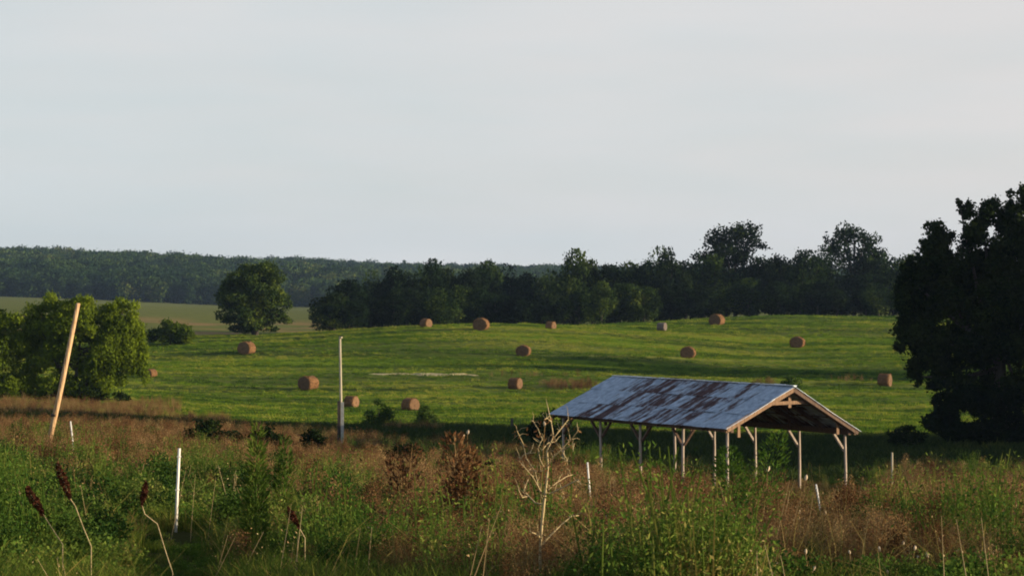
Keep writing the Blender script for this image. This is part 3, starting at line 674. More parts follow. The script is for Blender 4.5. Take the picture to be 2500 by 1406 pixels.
# ------------------------------------------------------------------ open shed
A = Vector((7.98, 85.0)); ang = math.atan2(.533, .846); zs = -7.9
shed = tag(empty('open_shed', (A.x, A.y, zs), ang), 'open sided pole shed with a patchy rusted tin roof standing in the weeds', 'shed')
SL, SW = 11.3, 5.72
RX, OV = 2.86, .28
HL, HR, HT = 2.80, 2.50, 4.22           # eave heights and ridge height of the roof surface
def roof_z(x): return HL + (HT - HL) * (x + OV) / (RX + OV) if x <= RX else HT + (HR - HT) * (x - RX) / (SW + OV - RX)
def local_ground(x, y):
    w = shed_m @ Vector((x, y, 0)); return gz(w.x, w.y) - zs
shed_m = Matrix.Translation((A.x, A.y, 0)) @ Matrix.Rotation(ang, 4, 'Z')
r = random.Random(3)
for side in (0, 1):
    xw = .04 if side == 0 else SW - .04
    top = roof_z(xw) - .36
    for k in range(5):
        y = .12 + k * (SL - .3) / 4; g0 = local_ground(xw, y) - .4
        tip = (xw + r.uniform(-.03, .03), y + r.uniform(-.03, .03), top)
        MB().tube([(xw, y, g0), ((xw + tip[0]) / 2 + r.uniform(-.03, .03), y, (g0 + top) / 2), tip], [.062, .056, .052], 7).build('post', M['barn_wood'], shed, True)
        for s in (-1, 1):
            if (k == 0 and (s < 0 or side == 0)) or (k == 4 and s > 0) or (side == 1 and s < 0): continue
            MB().beam((xw, y + s * .07, top - .62), (xw, y + s * .68, top - .01), .07, .10, (1, 0, 0)).build('brace', M['barn_wood'] if (side and s > 0) else M['rafter_wood'], shed)  # left braces take the dark wood: roof shade put into their colour
    MB().box((xw - .07, -.15, top), (xw + .07, SL + .1, top + .2)).build('top_plate', M['rafter_wood'], shed)
# rafters, purlins, ridge
for k in range(9):
    y = -.12 + k * (SL + .24) / 8; mt = M['rake_wood'] if k == 0 else M['rafter_wood']; dy = 0
    for (x0, x1) in ((-OV + .02, RX - .03), (RX + .03, SW + OV - .02)):
        MB().beam((x0, y, roof_z(x0) - .155), (x1, y, roof_z(x1) - .155), .06 if k else .07, .15).build('rafter', mt if x0 < 0 else M['rafter_wood'], shed)  # right end rafter darkened like its rake board, shade as colour
    if k in (0, 2, 4, 6, 8):
        MB().beam((RX - .92, y + .07, HT - .62), (RX + .92, y + .07, HT - .60), .05, .13).build('collar_tie', mt, shed)
        MB().beam((RX, y + .125, HT - .80), (RX, y + .125, HT - .16), .13, .05, (0, 1, 0)).build('king_post', mt, shed)
        MB().beam((.42, y + .07, roof_z(.42) - .72), (.42, y + .07, roof_z(.42) - .2), .12, .05, (0, 1, 0)).build('strut', mt, shed)
        MB().beam((5.15, y + .07, roof_z(5.15) - .62), (5.15, y + .07, roof_z(5.15) - .2), .12, .05, (0, 1, 0)).build('strut', mt, shed)
for x in (-.15, .7, 1.55, 2.45, 3.3, 4.15, 5.0, 5.85):
    z = roof_z(x) - .062
    MB().beam((x, -.2, z), (x, SL + .15, z), .09, .035).build('purlin', M['rafter_wood'], shed)
MB().beam((RX, -.2, HT - .19), (RX, SL + .1, HT - .19), .05, .16).build('ridge_beam', M['rafter_wood'], shed)
MB().beam((RX, -.3, HT + .035), (RX, SL + .3, HT + .035), .16, .015).build('ridge_cap', M['tin'], shed)['rust'] = -.02
# rake boards along the sunlit gable; shade on the right one put into its colour
for (x0, x1) in ((-OV, RX - .01), (RX + .01, SW + OV)):
    MB().beam((x0, -.26, roof_z(x0) - .10), (x1, -.26, roof_z(x1) - .10), .04, .19).build('rake_board', M['rake_wood'] if x0 < 0 else M['rafter_wood'], shed)
# corrugated sheets
def sheet_mesh(length, width):
    mb = MB(); nw = 8; T = .006
    for zt in (0, -T):
        for j in range(nw * 2 + 1):
            y = -width / 2 + width * j / (nw * 2); z = (.011 if j % 2 else -.011) + zt
            mb.v += [(-length / 2, y, z), (length / 2, y, z)]
    m_ = (nw * 2 + 1) * 2
    for j in range(nw * 2):
        a = j * 2; mb.f += [(a, a + 1, a + 3, a + 2), (m_ + a + 2, m_ + a + 3, m_ + a + 1, m_ + a)]
    for a in (0, nw * 4):
        mb.f.append((a, a + 1, m_ + a + 1, m_ + a))
    for j in range(nw * 2):
        a = j * 2; mb.f += [(a, a + 2, m_ + a + 2, m_ + a), (a + 1, m_ + a + 1, m_ + a + 3, a + 3)]
    return mb.mesh('roof_sheet', M['tin'])
slope = math.hypot(RX + OV + .05, HT - HL); NC = 18; cw = (SL + .58) / NC
sm_l = sheet_mesh(slope / 3 + .16, cw + .05); sm_r = sheet_mesh(math.hypot(SW + OV - RX, HT - HR) / 2 + .16, cw + .05)
for side in (0, 1):
    nr = 3 if side == 0 else 2
    for c_ in range(NC):
        y = -.30 + (c_ + .5) * cw
        for q in range(nr):
            t = (q + .5) / nr; x = -OV - .03 + t * (RX + OV + .04) if side == 0 else RX + t * (SW + OV - RX + .03)
            o = link('roof_sheet', sm_l if side == 0 else sm_r, shed)
            an = math.atan2(HT - HL, RX + OV) if side == 0 else -math.atan2(HT - HR, SW + OV - RX)
            lap = ((q if side == 0 else nr - 1 - q) * .014) + (.005 if c_ % 2 else 0)
            o.location = (x + r.uniform(-.03, .03), y + r.uniform(-.01, .01), roof_z(x) - .015 + lap)
            o.rotation_euler = (r.uniform(-.012, .012), -an + r.uniform(-.016, .016), r.uniform(-.014, .014))
            rust = .045 + r.choice([-.12, -.05, 0, .03, .06, .09, .13]) + (.04 if 3 < c_ < 14 else -.06) + (.03 if q == 0 and side == 0 else 0)
            if c_ <= 1: rust = -.12
            if c_ >= NC - 3: rust = -.13 + (.08 if q == 1 else 0)
            o['rust'] = rust

# ------------------------------------------------------------------ poles, stakes and posts
def pole(name, top, bot, r0, r1, m, label, cat, part=None, group=None, n=8):
    mid = (top + bot) / 2 + Vector((r0 * .3, 0, 0))
    o = empty(name, bot); tag(o, label, cat, group)
    z = Vector((0, 0, 0))
    MB().tube([z, mid - bot, top - bot], [r0, (r0 + r1) / 2, r1], n).build(part or 'shaft', m, o, True)
    return o
D = 62; t = P(191, 740, D); b_ = P(127, 1040, D); d = (b_ - t).normalized()
g0 = at_dist(112, D - .0); bot = t + d * ((t.z - g0.z + .3) / -d.z)
lp = pole('leaning_pole', t, bot, .085, .058, M['pole_wood'], 'tall bare wooden pole leaning over, glowing orange in the low sun', 'pole', 'shaft')
c1 = P(133, 1010, D) - bot; c2 = P(132, 1016, D) - bot
MB().tube([c1, c2], [.087, .087], 8).build('wire_wrap', M['dark_wood'], lp, True)
D = 95; g0 = at_dist(832, D); t = P(830, 826, D)
op = pole('upright_post', t, Vector((g0.x, D, g0.z - .3)), .072, .052, M['post_wood'], 'slim upright post with a dark lower half standing before the field', 'post', 'shaft')
z0 = g0.z; zt = P(0, 978, D).z
MB().box((-.13, -.14, .2), (.0, -.10, zt - z0 + .3)).build('dark_board', M['dark_wood'], op)
MB().box((.01, -.13, .2), (.13, -.09, zt - z0 + .25)).build('grey_board', M['grey_metal'], op)
MB().tube([(0, 0, t.z - z0 + .30), (0, 0, t.z - z0 + .37)], .078, 8).build('cap', M['post_wood'], op, True)
GS = 'white electric fence stakes in the weeds'
def stake(u_top, v_top, u_bot, D, label, m='white_paint', w=.021, group=GS, name='fence_stake', cat='fence stake', hgt=None):
    t = P(u_top, v_top, D); g = at_dist(u_bot, D)
    o = empty(name, g); tag(o, label, cat, group)
    MB().tube([Vector((0, 0, -.2)), (t - g) * .5, t - g], [w, w * .95, w * .9], 8).build('shaft', M[m], o, True)
    if m == 'white_paint':
        dd = (t - g)
        for k in (.5, .9):
            c = dd * k; MB().box((c.x - w * 1.1, c.y - w * 1.5, c.z - .006), (c.x + w * 1.15, c.y + w * 1.1, c.z + .006)).build('wire_clip', M['white_paint'], o)
    return o
stake(438, 1094, 428, 30.5, 'tall white fence stake standing clear in the green grass')
stake(172, 1028, 186, 58, 'leaning white fence stake beside the foot of the leaning pole')
stake(1434, 1128, 1444, 50, 'white fence stake between the pale dead stalk and the shed')
stake(1992, 1182, 2010, 46, 'tilted white fence stake in front of the shed gable')
stake(2456, 1284, 2458, 33, 'short pale stake at the edge of the view in the reddish weeds')
stake(2178, 1104, 2178, 76, 'thin grey green fence post standing between the shed and the big shaded tree', 'post_wood', .035, None, 'fence_post', 'fence post')
stake(1250, 1022, 1250, 150, 'short dark fence post in the grass left of the shed', 'dark_wood', .09, None, 'fence_post', 'fence post')
# thin metal rails in the weeds near the shaded tree
g0 = at_dist(2140, 48); ra = empty('metal_rail', g0); tag(ra, 'pair of thin grey metal rails half buried in the weeds below the shaded tree', 'rail')
for (ua, ub, vv) in ((2132, 2268, 1254), (2160, 2275, 1275)):
    a = P(ua, vv, 48) - g0; b_ = P(ub, vv + 2, 48.6) - g0
    MB().tube([a, (a + b_) / 2 + Vector((0, 0, -.02)), b_], .014, 6).build('rail', M['grey_metal'], ra, True)
for uu in (2136, 2262):
    a = P(uu, 1240, 48.2) - g0; gg = at_dist(uu, 48.2) - g0
    MB().tube([gg, a], .02, 6).build('upright', M['grey_metal'], ra, True)

# ------------------------------------------------------------------ plants that stand out in the foreground
def Z2(x, y): return (1180 + .317 * x, 960 + .317 * y)
DS = 19.2; g0 = at_dist(1318, DS)
ds = empty('dead_stalk', g0); tag(ds, 'pale dead branching stalk standing tallest in the foreground weeds', 'dead plant')
def px(pts, D, o, dy=0): return [P(*Z2(*p), D + dy * i / max(len(pts) - 1, 1)) - o for i, p in enumerate(pts)]
stem = px([(440, 1400), (437, 1260), (441, 1150), (452, 1000), (468, 850), (485, 700), (498, 560), (490, 440), (540, 330), (522, 220), (482, 40)], DS, g0)
MB().tube([Vector((0.01, 0, -.05))] + stem, [.014, .0135, .013, .012, .0115, .0105, .0095, .0085, .007, .006, .0045, .002], 6).build('stem', M['deadstalk'], ds, True)
brs = [[(450, 1165), (520, 1090), (600, 1010), (680, 945), (735, 938)], [(440, 1110), (400, 1080), (355, 1062)], [(467, 855), (400, 842), (350, 790), (312, 745), (345, 660)],
       [(505, 778), (600, 730), (730, 665), (750, 700)], [(500, 590), (430, 600), (340, 590), (290, 545)], [(530, 495), (600, 440), (700, 385), (690, 450)], [(545, 340), (600, 270), (655, 200), (650, 150)],
       [(665, 370), (720, 300), (735, 258)], [(455, 360), (420, 270), (375, 205)], [(275, 520), (320, 465), (400, 455)], [(480, 760), (560, 690), (640, 640), (690, 625)], [(310, 395), (260, 290)], [(480, 590), (440, 520), (420, 420), (455, 350)],
       [(500, 560), (540, 490), (660, 370)], [(460, 840), (420, 700), (400, 600), (330, 500), (310, 395)], [(525, 220), (490, 190), (470, 200)], [(450, 440), (500, 380), (560, 370)], [(470, 800), (380, 640), (275, 520)],
       [(600, 440), (640, 500), (650, 560)], [(350, 790), (300, 800), (270, 740)], [(600, 730), (620, 780), (610, 830)]]
for i, bq in enumerate(brs):
    w0 = .0078 if i < 4 else .0048
    pts = px(bq, DS, g0, .25 * (-1) ** i); MB().tube(pts, [w0 * (1 - .7 * k / len(pts)) for k in range(len(pts))], 5).build('branch', M['deadstalk'], ds, True)
rn = np.random.default_rng(5); C = []; tw = MB()
for bq in brs:
    for k in range(5):
        a = rn.integers(0, len(bq) - 1); s_ = rn.random(); q0 = (bq[a][0] * (1 - s_) + bq[a + 1][0] * s_, bq[a][1] * (1 - s_) + bq[a + 1][1] * s_)
        p0 = P(*Z2(*q0), DS) - g0; p1 = P(*Z2(q0[0] + rn.normal() * 38, q0[1] - 30 + rn.normal() * 36), DS + rn.normal() * .08) - g0
        tw.tube([p0, (p0 + p1) / 2 + Vector((rn.normal() * .01, 0, .01)), p1], [.0026, .002, .001], 4)
tw.build('twigs', M['deadstalk'], ds)['kind'] = 'stuff'
for bq in brs[3:]:
    for k in range(14):
        a = rn.integers(0, len(bq) - 1); s = rn.random(); q = (bq[a][0] * (1 - s) + bq[a + 1][0] * s + rn.normal() * 26, bq[a][1] * (1 - s) + bq[a + 1][1] * s + rn.normal() * 26)
        C.append(P(*Z2(*q), DS + rn.normal() * .12) - g0)
link('dry_leaves', poly_mesh('dry_leaves', leaf_cards(np.array(C), .034, rn, None, .35, .3), 4, M['brown'], rn.random(len(C))), ds)

def Z5(x, y): return (.34 * x, 928 + .34 * y)
def seed_head(u0, v0, u1, v1, stem_px, D, w, label):
    g = at_dist(stem_px[-1][0], D); o = empty('seed_head_stalk', g); tag(o, label, 'dry plant', 'dark seed heads in the green grass')
    a, b_ = P(u0, v0, D) - g, P(u1, v1, D) - g; rn = np.random.default_rng(int(u0)); n = 520
    t = rn.random(n); rad = w * np.sin(np.pi * np.clip(t * .9 + .08, 0, 1)) * (.6 + .4 * rn.random(n)); th = rn.random(n) * 6.283
    C = np.array(a)[None] * (1 - t[:, None]) + np.array(b_)[None] * t[:, None]; C[:, 0] += rad * np.cos(th); C[:, 1] += rad * np.sin(th); C[:, 2] += rn.normal(size=n) * .01
    link('seed_head', poly_mesh('seed_head', leaf_cards(C, .026, rn, None, .6), 4, M['red'], rn.random(n)), o)
    pts = [b_] + [P(x, y, D) - g for x, y in stem_px] + [Vector((0, 0, -.05))]
    MB().tube([a] + pts, .0042, 5).build('stem', M['deadstalk'], o, True)
seed_head(*Z5(410, 600), *Z5(505, 850), [Z5(540, 900), Z5(600, 1060), Z5(655, 1190)], 19.5, .040, 'tallest dark brown seed head leaning on a pale stem near the leaning pole')
seed_head(*Z5(190, 770), *Z5(310, 960), [Z5(360, 1040), Z5(450, 1175)], 19.8, .044, 'thick dark brown seed head nearest the edge of the view in green grass')
seed_head(*Z5(1048, 735), *Z5(1018, 890), [Z5(1040, 960), Z5(1130, 1030), Z5(1190, 1230), Z5(1240, 1380)], 19.2, .025, 'small upright dark seed head just left of the tall white stake')
seed_head(*Z5(2070, 920), *Z5(2150, 1060), [Z5(2190, 1130)], 21, .03, 'drooping reddish seed head beside the tall green weeds')

def tall_weed(u, vt, vb, D, w, mk, label, n=520, leaf=.10, wd=.2, name='tall_weed', cat='weed', seed=1, up=1.0):
    g = at_dist(u, D); o = empty(name, g); tag(o, label, cat)
    H = (P(u, vt, D).z - g.z); rn = np.random.default_rng(seed); W = w / F * D
    C = []; A_ = []
    mb = MB(); ns = 3
    for q in range(ns):
        x1, y1 = rn.normal() * W * .22, rn.normal() * W * .22; h = H * (1 - .14 * q)
        mb.tube([(x1 * .1, y1 * .1, -.05), (x1 * .5, y1 * .5, h * .5), (x1, y1, h)], [.010, .008, .003], 5)
        for k in range(n // ns):
            t = (.06 + .94 * rn.random()); th = rn.random() * 6.283; rr = W * .5 * (1 - t) ** .5 * (.3 + .7 * rn.random()) + .02
            C.append((x1 * t + rr * math.cos(th), y1 * t + rr * math.sin(th), h * t)); A_.append((math.cos(th), math.sin(th), up))
    mb.build('stem', M['leafy'] if mk != 'brown' else M['straw'], o, True)
    C = np.array(C); a = unit(np.array(A_) + rn.normal(size=C.shape) * .25); s = leaf * (.6 + .8 * rn.random((len(C), 1)))
    b_ = unit(np.cross(a, rn.normal(size=C.shape))) * s * wd; a = a * s
    V_ = np.stack([C - b_ * .6, C + a * .5 - b_ - [0, 0, .01], C + a, C + a * .5 + b_], 1).reshape(-1, 3)
    link('leaves', poly_mesh('leaves', V_, 4, M[mk], rn.random(len(C)) * .6), o)
    return o
tall_weed(622, 1040, 1320, 25, 62, 'grass', 'taller of the two feathery green weeds right of the tall white stake', 1500, .08, .1, seed=1)
tall_weed(694, 1068, 1240, 30, 48, 'grass', 'shorter feathery green weed beside its taller twin', 1100, .08, .1, seed=2)
tall_weed(1815, 1050, 1350, 30, 170, 'leafy', 'wide tall bushy weed standing in front of the shed posts', 3000, .06, .16, seed=3, up=.8)
tall_weed(1130, 1060, 1400, 27, 150, 'brown', 'tall reddish brown dried weed left of the pale dead stalk', 1600, .075, seed=4)
tall_weed(2428, 1225, 1300, 38, 30, 'leafy', 'dark green upright plant in the reddish weeds near the edge of the view', 200, .2, seed=5)
tall_weed(985, 1085, 1300, 33, 90, 'brown', 'brown dried weed rising in front of the dark bush', 800, .07, seed=6)

pod = MB(); NA = 10
prof = [(0, .006), (.012, .022), (.04, .032), (.075, .030), (.10, .016), (.115, .003)]
for (zz, rr) in prof:
    for i in range(NA): a = 2 * math.pi * i / NA; pod.v.append((rr * math.cos(a) * (1 + .15 * math.sin(3 * a)), rr * math.sin(a) * .8, zz))
for k in range(len(prof) - 1):
    for i in range(NA):
        a, b_ = k * NA + i, k * NA + (i + 1) % NA; pod.f.append((a, b_, b_ + NA, a + NA))
pod_me = pod.mesh('pod', M['pod'], True)
pods = [(1873, 1150, 40, 1.1), (1950, 1255, 34, .95), (2016, 1258, 34, 1.05), (1966, 1172, 42, 1.1), (2165, 1268, 36, .6), (2166, 1288, 30, .8), (2148, 1345, 25, 1.), (2204, 1330, 25, .9), (2233, 1342, 24, 1.),
        (2266, 1360, 23, 1.25), (2110, 1310, 27, .9), (1967, 1352, 24, 1.), (1984, 1392, 22, 1.), (2075, 1352, 24, .8), (2240, 1362, 23, .7), (1963, 1272, 33, .8), (2168, 1400, 22, .9), (1130, 1068, 35, .8), (1141, 1060, 36, .9), (1330, 1040, 22, 1.0), (2490, 1275, 33, .9), (1755, 1246, 34, .7), (2295, 1322, 27, .8), (2425, 1352, 25, .8), (1480, 1262, 30, .6)]
poss = ['in front of the shed posts, facing the gable', 'below the shed gable, left of the tilted stake', 'just right of the tilted white stake', 'at the foot of the shed post behind the tilted stake', 'upper of the pair near the metal rails', 'lower of the pair near the metal rails',
        'large and hooked, below the metal rails', 'between the hooked pod and the bright pair', 'upper one of the bright pair low in the weeds', 'biggest and brightest of all, low in the weeds', 'on dark stems left of the hooked pod', 'low in the weeds beneath the gable', 'lowest one beneath the gable near the bottom edge',
        'dull one between the hooked pod and the gable weeds', 'small one tucked beside the biggest pod', 'faint one beside the tilted stake', 'at the bottom edge under the hooked pod', 'lower of two on the brown weed left of the dead stalk', 'upper of two on the brown weed left of the dead stalk', 'caught in the top of the pale dead stalk',
        'nearest the edge of the view in reddish weeds', 'small one among the weeds before the bushy tall weed', 'to the right of the biggest pod', 'far to the right in the low green weeds', 'small one between dead stalk and shed']
rr_ = random.Random(9)
for (u, v, D, s), ps in zip(pods, poss):
    D = max(19.2, D * .88)
    g = at_dist(u, D); g.x += rr_.uniform(-.06, .06); top = P(u, v, D) - g
    o = empty('seed_pod_stalk', g); tag(o, 'pale seed pod on a thin stem, ' + ps, 'seed pod', 'pale seed pods among the weeds')
    if len(('pale seed pod on a thin stem, ' + ps).split()) > 16: o['label'] = 'pale seed pod ' + ps
    MB().tube([Vector((0, 0, -.05)), top * .5 + Vector((rr_.uniform(-.04, .04), 0, 0)), top], [.007, .006, .004], 5).build('stem', M['straw'], o, True)
    pc = link('pod', pod_me, o); pc.location = top; pc.rotation_euler = (rr_.uniform(-.5, .5), rr_.uniform(-.6, .6), rr_.uniform(0, 6)); k = .55 * s * D / 26.; pc.scale = (k, k, k)

# ------------------------------------------------------------------ ground cover
def blade_cluster(name, n, spread, hmin, hmax, wid, m, seed, lean=.35, segs=2):
    """arching blades, each of two faces"""
    rn = np.random.default_rng(seed); th = rn.random(n) * 6.283; r0 = spread * np.sqrt(rn.random(n))
    B = np.stack([r0 * np.cos(th), r0 * np.sin(th), -.03 * np.ones(n)], 1); h = hmin + (hmax - hmin) * rn.random(n)
    ph = rn.random(n) * 6.283; ln = lean * h * (.3 + rn.random(n)); dx, dy = np.cos(ph) * ln, np.sin(ph) * ln
    Mi = B + np.stack([dx * .35, dy * .35, h * .6], 1); T = B + np.stack([dx * 1.3, dy * 1.3, h], 1)
    fc = rn.random(n) * 6.283; s = np.stack([np.cos(fc), np.sin(fc), 0 * fc], 1) * (wid * (.6 + .8 * rn.random((n, 1))))
    V_ = np.concatenate([np.stack([B - s * .5, B + s * .5, Mi + s * .5, Mi - s * .5], 1), np.stack([Mi - s * .5, Mi + s * .5, T + s * .08, T - s * .08], 1)], 0).reshape(-1, 3)
    tn = rn.random(n); return poly_mesh(name, V_, 4, m, np.concatenate([tn, tn]))
def weed_cluster(name, stems, H, spread, leaf, per, m, seed, top=.35, stem_m=None, wid=.010, aspect=.5):
    """upright stems set with many small leaves or seeds, thicker towards the top"""
    rn = np.random.default_rng(seed); C = []; ST = []
    for q in range(stems):
        a = rn.random() * 6.283; rr = spread * math.sqrt(rn.random()); b = np.array([rr * math.cos(a), rr * math.sin(a), -.05])
        h = H * (.6 + .5 * rn.random()); tip = b + np.array([rn.normal() * .12 * h, rn.normal() * .12 * h, h])
        ST.append((b, tip))
        for k in range(per):
            t = top + (1 - top) * rn.random() ** .8; c = b * (1 - t) + tip * t
            off = rn.normal(size=3) * np.array([1, 1, .6]) * (.05 + .10 * H * (1.08 - t))
            C.append(c + off)
    C = np.array(C); V_ = leaf_cards(C, leaf, rn, None, aspect, -.15)
    SV = []
    for b, t_ in ST:
        for w in (np.array([wid, 0, 0]), np.array([0, wid, 0])): SV += [b - w, b + w, t_ + w * .4, t_ - w * .4]
    tone = np.concatenate([rn.random(len(C)), np.full(len(SV) // 4, .9)])
    return poly_mesh(name, np.concatenate([V_, np.array(SV)]), 4, m, tone)

gr = [blade_cluster('grass_tuft', 70, .30, .18, .42, .011, M['grass'], 600 + k, .5) for k in range(5)]
lf = [weed_cluster('leafy_weed', 9, .55 + .08 * k, .28, .034, 60, M['leafy'], 620 + k, .1, aspect=.4) for k in range(5)]
br = [weed_cluster('dry_weed', 7 + k % 3, .85 + .07 * k, .3, .030, 75, M['brown'], 640 + k, .2, aspect=.5, wid=.006) for k in range(6)]
tg = [blade_cluster('tangle_stalks', 34, .45, .35, .95, .007, M['tangle'], 720 + k, .8) for k in range(5)]
stw = [weed_cluster('pale_stalks', 3, .8, .35, .02, 9, M['straw'], 660 + k, .6, wid=.005) for k in range(4)]
fg = [blade_cluster('field_tuft', 46, .55, .06, .17, .035, M['hay_grass'], 680 + k, .7) for k in range(4)]
fgy = [blade_cluster('field_tuft', 46, .55, .06, .19, .035, M['hay_yellow'], 684 + k, .7) for k in range(2)]
fgd = [blade_cluster('field_tuft', 40, .55, .08, .22, .035, M['hay_dark'], 688 + k, .7) for k in range(2)]
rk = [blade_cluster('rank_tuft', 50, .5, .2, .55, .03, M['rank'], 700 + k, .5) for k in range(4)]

bwg = []; bwb = []; mnd = []
for k in range(4):
    r2 = np.random.default_rng(800 + k)
    bwg.append(crown('bushy_weed', env_lobes(r2, .9, .72, -.05, 9, .16, .3, 1.0), 1300, .048, M['deepleaf'], 810 + k, .5, -.2, .3, .2))
    mnd.append(crown('leafy_mound', env_lobes(r2, .95, .40, -.08, 8, .15, .3, .8), 900, .040, M['leafy'], 830 + k, .6, 0, .35, .15))
    bwb.append(crown('bushy_weed', env_lobes(r2, .7, .95, -.05, 9, .14, .26, 1.5), 1200, .036, M['brown'], 820 + k, .4, -.5, .2, .25))
rng = np.random.default_rng(77)
def wedge(n, d0, d1, ulo=-420, uhi=2920, pw=1.0):
    """points spread over the ground seen between two distances (even per area)"""
    D = np.sqrt(d0 ** 2 + (d1 ** 2 - d0 ** 2) * rng.random(n) ** pw); u = ulo + (uhi - ulo) * rng.random(n)
    return (u - CU) / F * D, D, u
BU = np.array([0, 500, 900, 1150, 1350, 1600, 2000, 2400.])
BDs = np.array([15, 22, 30, 38, 48, 60, 75, 95, 130.])
BF = np.array([[.04, .06, .30, .50, .52, .54, .56, .54], [.04, .06, .34, .60, .56, .56, .56, .54], [.05, .08, .38, .68, .60, .56, .56, .56], [.08, .12, .38, .72, .70, .60, .58, .60],
               [.16, .26, .50, .78, .82, .74, .74, .74], [.36, .58, .66, .78, .86, .84, .80, .84], [.60, .74, .76, .80, .90, .90, .84, .88], [.80, .80, .66, .40, .45, .35, .25, .40], [.9, .7, .1, .0, .0, .0, .0, .0]])
def brown_frac(u, D):
    k = np.clip(np.searchsorted(BDs, D, side='right') - 1, 0, len(BDs) - 2); t = np.clip((D - BDs[k]) / (BDs[k + 1] - BDs[k]), 0, 1)
    a = np.array([np.interp(u, BU, row) for row in BF]); i = np.arange(len(u))
    return a[k, i] * (1 - t) + a[k + 1, i] * t
def low(u, D):
    # shorter growth in front of the shed, round its near posts
    a = np.where((np.abs(u - 433) < 130) & (D < 30.6), .38, 1.) * np.where((np.abs(u - 1438) < 46) & (D > 34) & (D < 50), .45, 1.) * np.where((np.abs(u - 2000) < 52) & (D > 34) & (D < 46.2), .5, 1.)
    return a - a * .5 * sm(1660, 1760, u) * (1 - sm(2110, 2170, u)) * sm(40, 52, D) - a * .2 * sm(1450, 1500, u) * (1 - sm(1660, 1760, u)) * sm(45, 60, D)
x, y, u = wedge(33000, 17.5, 108, pw=1.25)
bf = brown_frac(u, y) + (fbm(x / 1.7, y / 2.6, 61) - .5) * 1.2 + (fbm(x / 4, y / 9, 67) - .5) * .7
isb = bf > .43
clear = ~((np.abs(u - 433) < 40) & (y < 30.6) & (y > 27.5))
isb &= ~((np.abs(u - 433) < 50) & (y < 31)) & ~((np.abs(u - 1438) < 20) & (y < 51)) & ~((np.abs(u - 2000) < 24) & (y < 47))
g_ = (~isb) & clear
scatter('meadow_grass', gr, x[g_], y[g_], (.50 + .55 * rng.random(g_.sum())) * np.interp(u[g_], [0, 1000, 1600], [1, .9, .75]) * low(u[g_], y[g_]), rng, 'thick green meadow grass on the foreground bank', 'grass')
x2, y2, u2 = wedge(21000, 17.5, 104, pw=1.1)
b2 = brown_frac(u2, y2) + (fbm(x2 / 1.7, y2 / 2.6, 61) - .5) * 1.3
k2 = ((b2 < .36) | (rng.random(len(x2)) < .10)) & (fbm(x2 / 3.3, y2 / 5, 71) > .56) & ~((np.abs(u2 - 436) < 75) & (y2 < 31)) & ~((np.abs(u2 - 1320) < 130) & (y2 < 22))
scatter('leafy_weeds', lf, x2[k2], y2[k2], (.7 + .75 * rng.random(k2.sum())) * low(u2[k2], y2[k2]), rng, 'low leafy green weeds mixed into the meadow grass', 'weeds')
k3 = isb
hs = (.55 + .45 * rng.random(k3.sum()) + .6 * (fbm(x[k3] / 3, y[k3] / 4, 81) - .5)) * np.interp(y[k3], [18, 26, 36, 50, 80], [.5, .66, .80, .85, .85]) * low(u[k3], y[k3])
scatter('dry_weeds', br, x[k3], y[k3], hs, rng, 'dense belt of reddish brown dry weeds around the shed and along the bank', 'weeds', .1)
x4, y4, u4 = wedge(1700, 16, 100, pw=1.1)
b4 = brown_frac(u4, y4); k4 = (rng.random(len(x4)) < .12 + b4 * .5) & ~((np.abs(u4 - 433) < 40) & (y4 < 31))
scatter('pale_stalks', stw, x4[k4], y4[k4], .6 + .7 * rng.random(k4.sum()), rng, 'thin pale dry stalks poking out of the weeds', 'weeds', .18)
x7, y7, u7 = wedge(2600, 18, 92, pw=1.2)
k7 = ((u7 > 900) | (rng.random(len(x7)) < .3)) & ~((np.abs(u7 - 436) < 30) & (y7 < 31)) & (fbm(x7 / 2, y7 / 3, 95) > .42 - .1 * brown_frac(u7, y7))
scatter('stalk_tangle', tg, x7[k7], y7[k7], .45 + .5 * rng.random(k7.sum()), rng, 'tangled olive and straw coloured stems through the meadow', 'weeds', .2)
x8, y8, u8 = wedge(2600, 19, 100, pw=1.05)
k8 = ~((np.abs(u8 - 434) < 120) & (y8 < 31)) & ~((np.abs(u8 - 1438) < 26) & (y8 < 51)) & ~((np.abs(u8 - 2000) < 30) & (y8 < 47)) & ~((np.abs(u8 - 1320) < 150) & (y8 < 24)) & ~((u8 < 260) & (y8 < 21))
k8 &= fbm(x8 / 2.6, y8 / 4, 97) > .40
b8 = brown_frac(u8, y8) + (rng.random(len(x8)) - .5) * .7; sc8 = np.interp(y8, [19, 28, 45, 90], [.55, .8, 1.0, 1.0]) * (.6 + .7 * rng.random(len(x8))) * low(u8, y8)
kg = k8 & ((b8 < .40) | (fbm(x8 / 3, y8 / 6, 103) > .60)) & (y8 < 92); kb = k8 & (b8 >= .40) & ~kg
scatter('bushy_green_weeds', bwg, x8[kg], y8[kg], sc8[kg], rng, 'clumps of dark green bushy weeds in the foreground meadow', 'weeds', .1)
scatter('bushy_brown_weeds', bwb, x8[kb], y8[kb], sc8[kb], rng, 'clumps of rusty brown seeding weeds through the meadow', 'weeds', .1)
x9, y9, u9 = wedge(9000, 18, 75, pw=1.1); b9 = brown_frac(u9, y9) + (fbm(x9 / 1.7, y9 / 2.6, 61) - .5) * 1.3
k9 = (b9 < .40) & ~((np.abs(u9 - 434) < 40) & (y9 < 30.8) & (y9 > 27.5)) & ~((np.abs(u9 - 1320) < 60) & (y9 < 20.5)) & (fbm(x9 / 1.3, y9 / 1.8, 99) > .46)
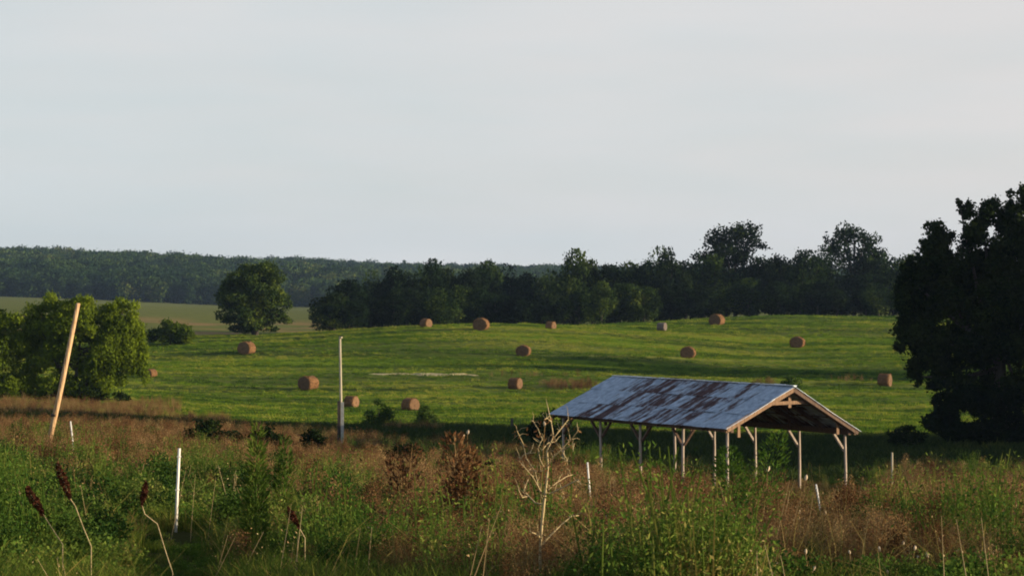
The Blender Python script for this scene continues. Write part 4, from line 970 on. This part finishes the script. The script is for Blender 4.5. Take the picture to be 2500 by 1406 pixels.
scatter('leafy_mounds', mnd, x9[k9], y9[k9], (.45 + .75 * rng.random(k9.sum()) ** 1.5) * low(u9[k9], y9[k9]), rng, 'low mounds of broad leaved green weeds carpeting the near bank', 'weeds', .1)
# rank grass in the hollow behind the shed, tree shade put into its colour
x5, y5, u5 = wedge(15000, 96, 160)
scatter('rank_grass', rk, x5, y5, (.7 + .9 * rng.random(len(x5))) * np.interp(y5, [130, 160], [1, .55]), rng, 'rank grass, coloured dark for shade, in the hollow behind the shed', 'grass')
# mown hay field
x6, y6, u6 = wedge(44000, 156, 382, -300, 2800)
s6 = .7 + 1.1 * rng.random(len(x6)) * fbm(x6 / 6, y6 / 3, 91)
st = fbm(x6 / 30, (y6 + .04 * x6) / 2.4, 31, 3) * .75 + .25 * fbm(x6 / 9, y6 / 6, 35) + .16 * (vnoise(x6 / 14, y6 / 9, 33) - .5) + .06 * rng.normal(size=len(x6))
knoll = np.exp(-((u6 - 1250) / 330) ** 2 - ((y6 - 292) / 14) ** 2) * .10 + np.exp(-((u6 - 1850) / 330) ** 2 - ((y6 - 318) / 14) ** 2) * .09 - np.exp(-((y6 - 266) / 8) ** 2) * .07 * (u6 > 700)  # last term carries the painted shadow band into the tufts
st = st + knoll
id6 = np.where(st > .585, 4 + rng.integers(0, 2, len(x6)), np.where(st < .40, 6 + rng.integers(0, 2, len(x6)), rng.integers(0, 4, len(x6))))
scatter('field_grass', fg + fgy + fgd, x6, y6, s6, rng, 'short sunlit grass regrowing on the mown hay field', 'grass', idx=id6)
# reddish reeds in the ditch and along the bank left
X, Y = [], []
for (ua, ub, va, vb, dm, n_) in ((1318, 1460, 936, 953, 200, 230), (1180, 1420, 918, 921, 200, 26), (1830, 1900, 936, 940, 180, 30), (2010, 2150, 929, 932, 180, 24), (0, 440, 985, 1030, 100, 900), (430, 560, 1030, 1050, 100, 160), (940, 1080, 1055, 1065, 100, 120)):
    for _ in range(n_):
        p = on_ground(rng.uniform(ua, ub), rng.uniform(va, vb), dm, 300) if n_ < 1 else None
        uu, vv = rng.uniform(ua, ub), rng.uniform(va, vb)
        if ua > 1000 and ((uu - (ua + ub) / 2) / (ub - ua) * 2) ** 2 + ((vv - (va + vb) / 2) / (vb - va) * 2) ** 2 > rng.uniform(.5, 1.2): continue
        if (ua, ub) not in locals().setdefault('cache_', {}):
            um = np.linspace(ua, ub, 5); tb = [[on_ground(a, b, dm, 300).y for b in np.linspace(va, vb, 4)] for a in um]; cache_[(ua, ub)] = (um, np.array(tb))
        um, tb = cache_[(ua, ub)]
        rowv = [np.interp(uu, um, tb[:, j]) for j in range(4)]; D_ = float(np.interp(vv, np.linspace(va, vb, 4), rowv))
        X.append((uu - CU) / F * D_); Y.append(D_)
X, Y = np.array(X), np.array(Y)
scatter('ditch_reeds', br, X, Y, .4 + .5 * rng.random(len(X)), rng, 'rusty brown reeds in the ditch and on the bank by the willow', 'reeds')

# ------------------------------------------------------------------ haze: one box of thin even air
m, n, l = mat('haze_air')
out = n.new('ShaderNodeOutputMaterial'); pv = n.new('ShaderNodeVolumePrincipled')
pv.inputs['Color'].default_value = (.42, .62, 1.0, 1); pv.inputs['Density'].default_value = .00007; pv.inputs['Anisotropy'].default_value = .2
l.new(pv.outputs[0], out.inputs['Volume'])
hz = MB().box((-1810, -85, float(gzs.min()) - 1.5), (1810, 2720, 62)).build('haze', m); tag(hz, kind='stuff')
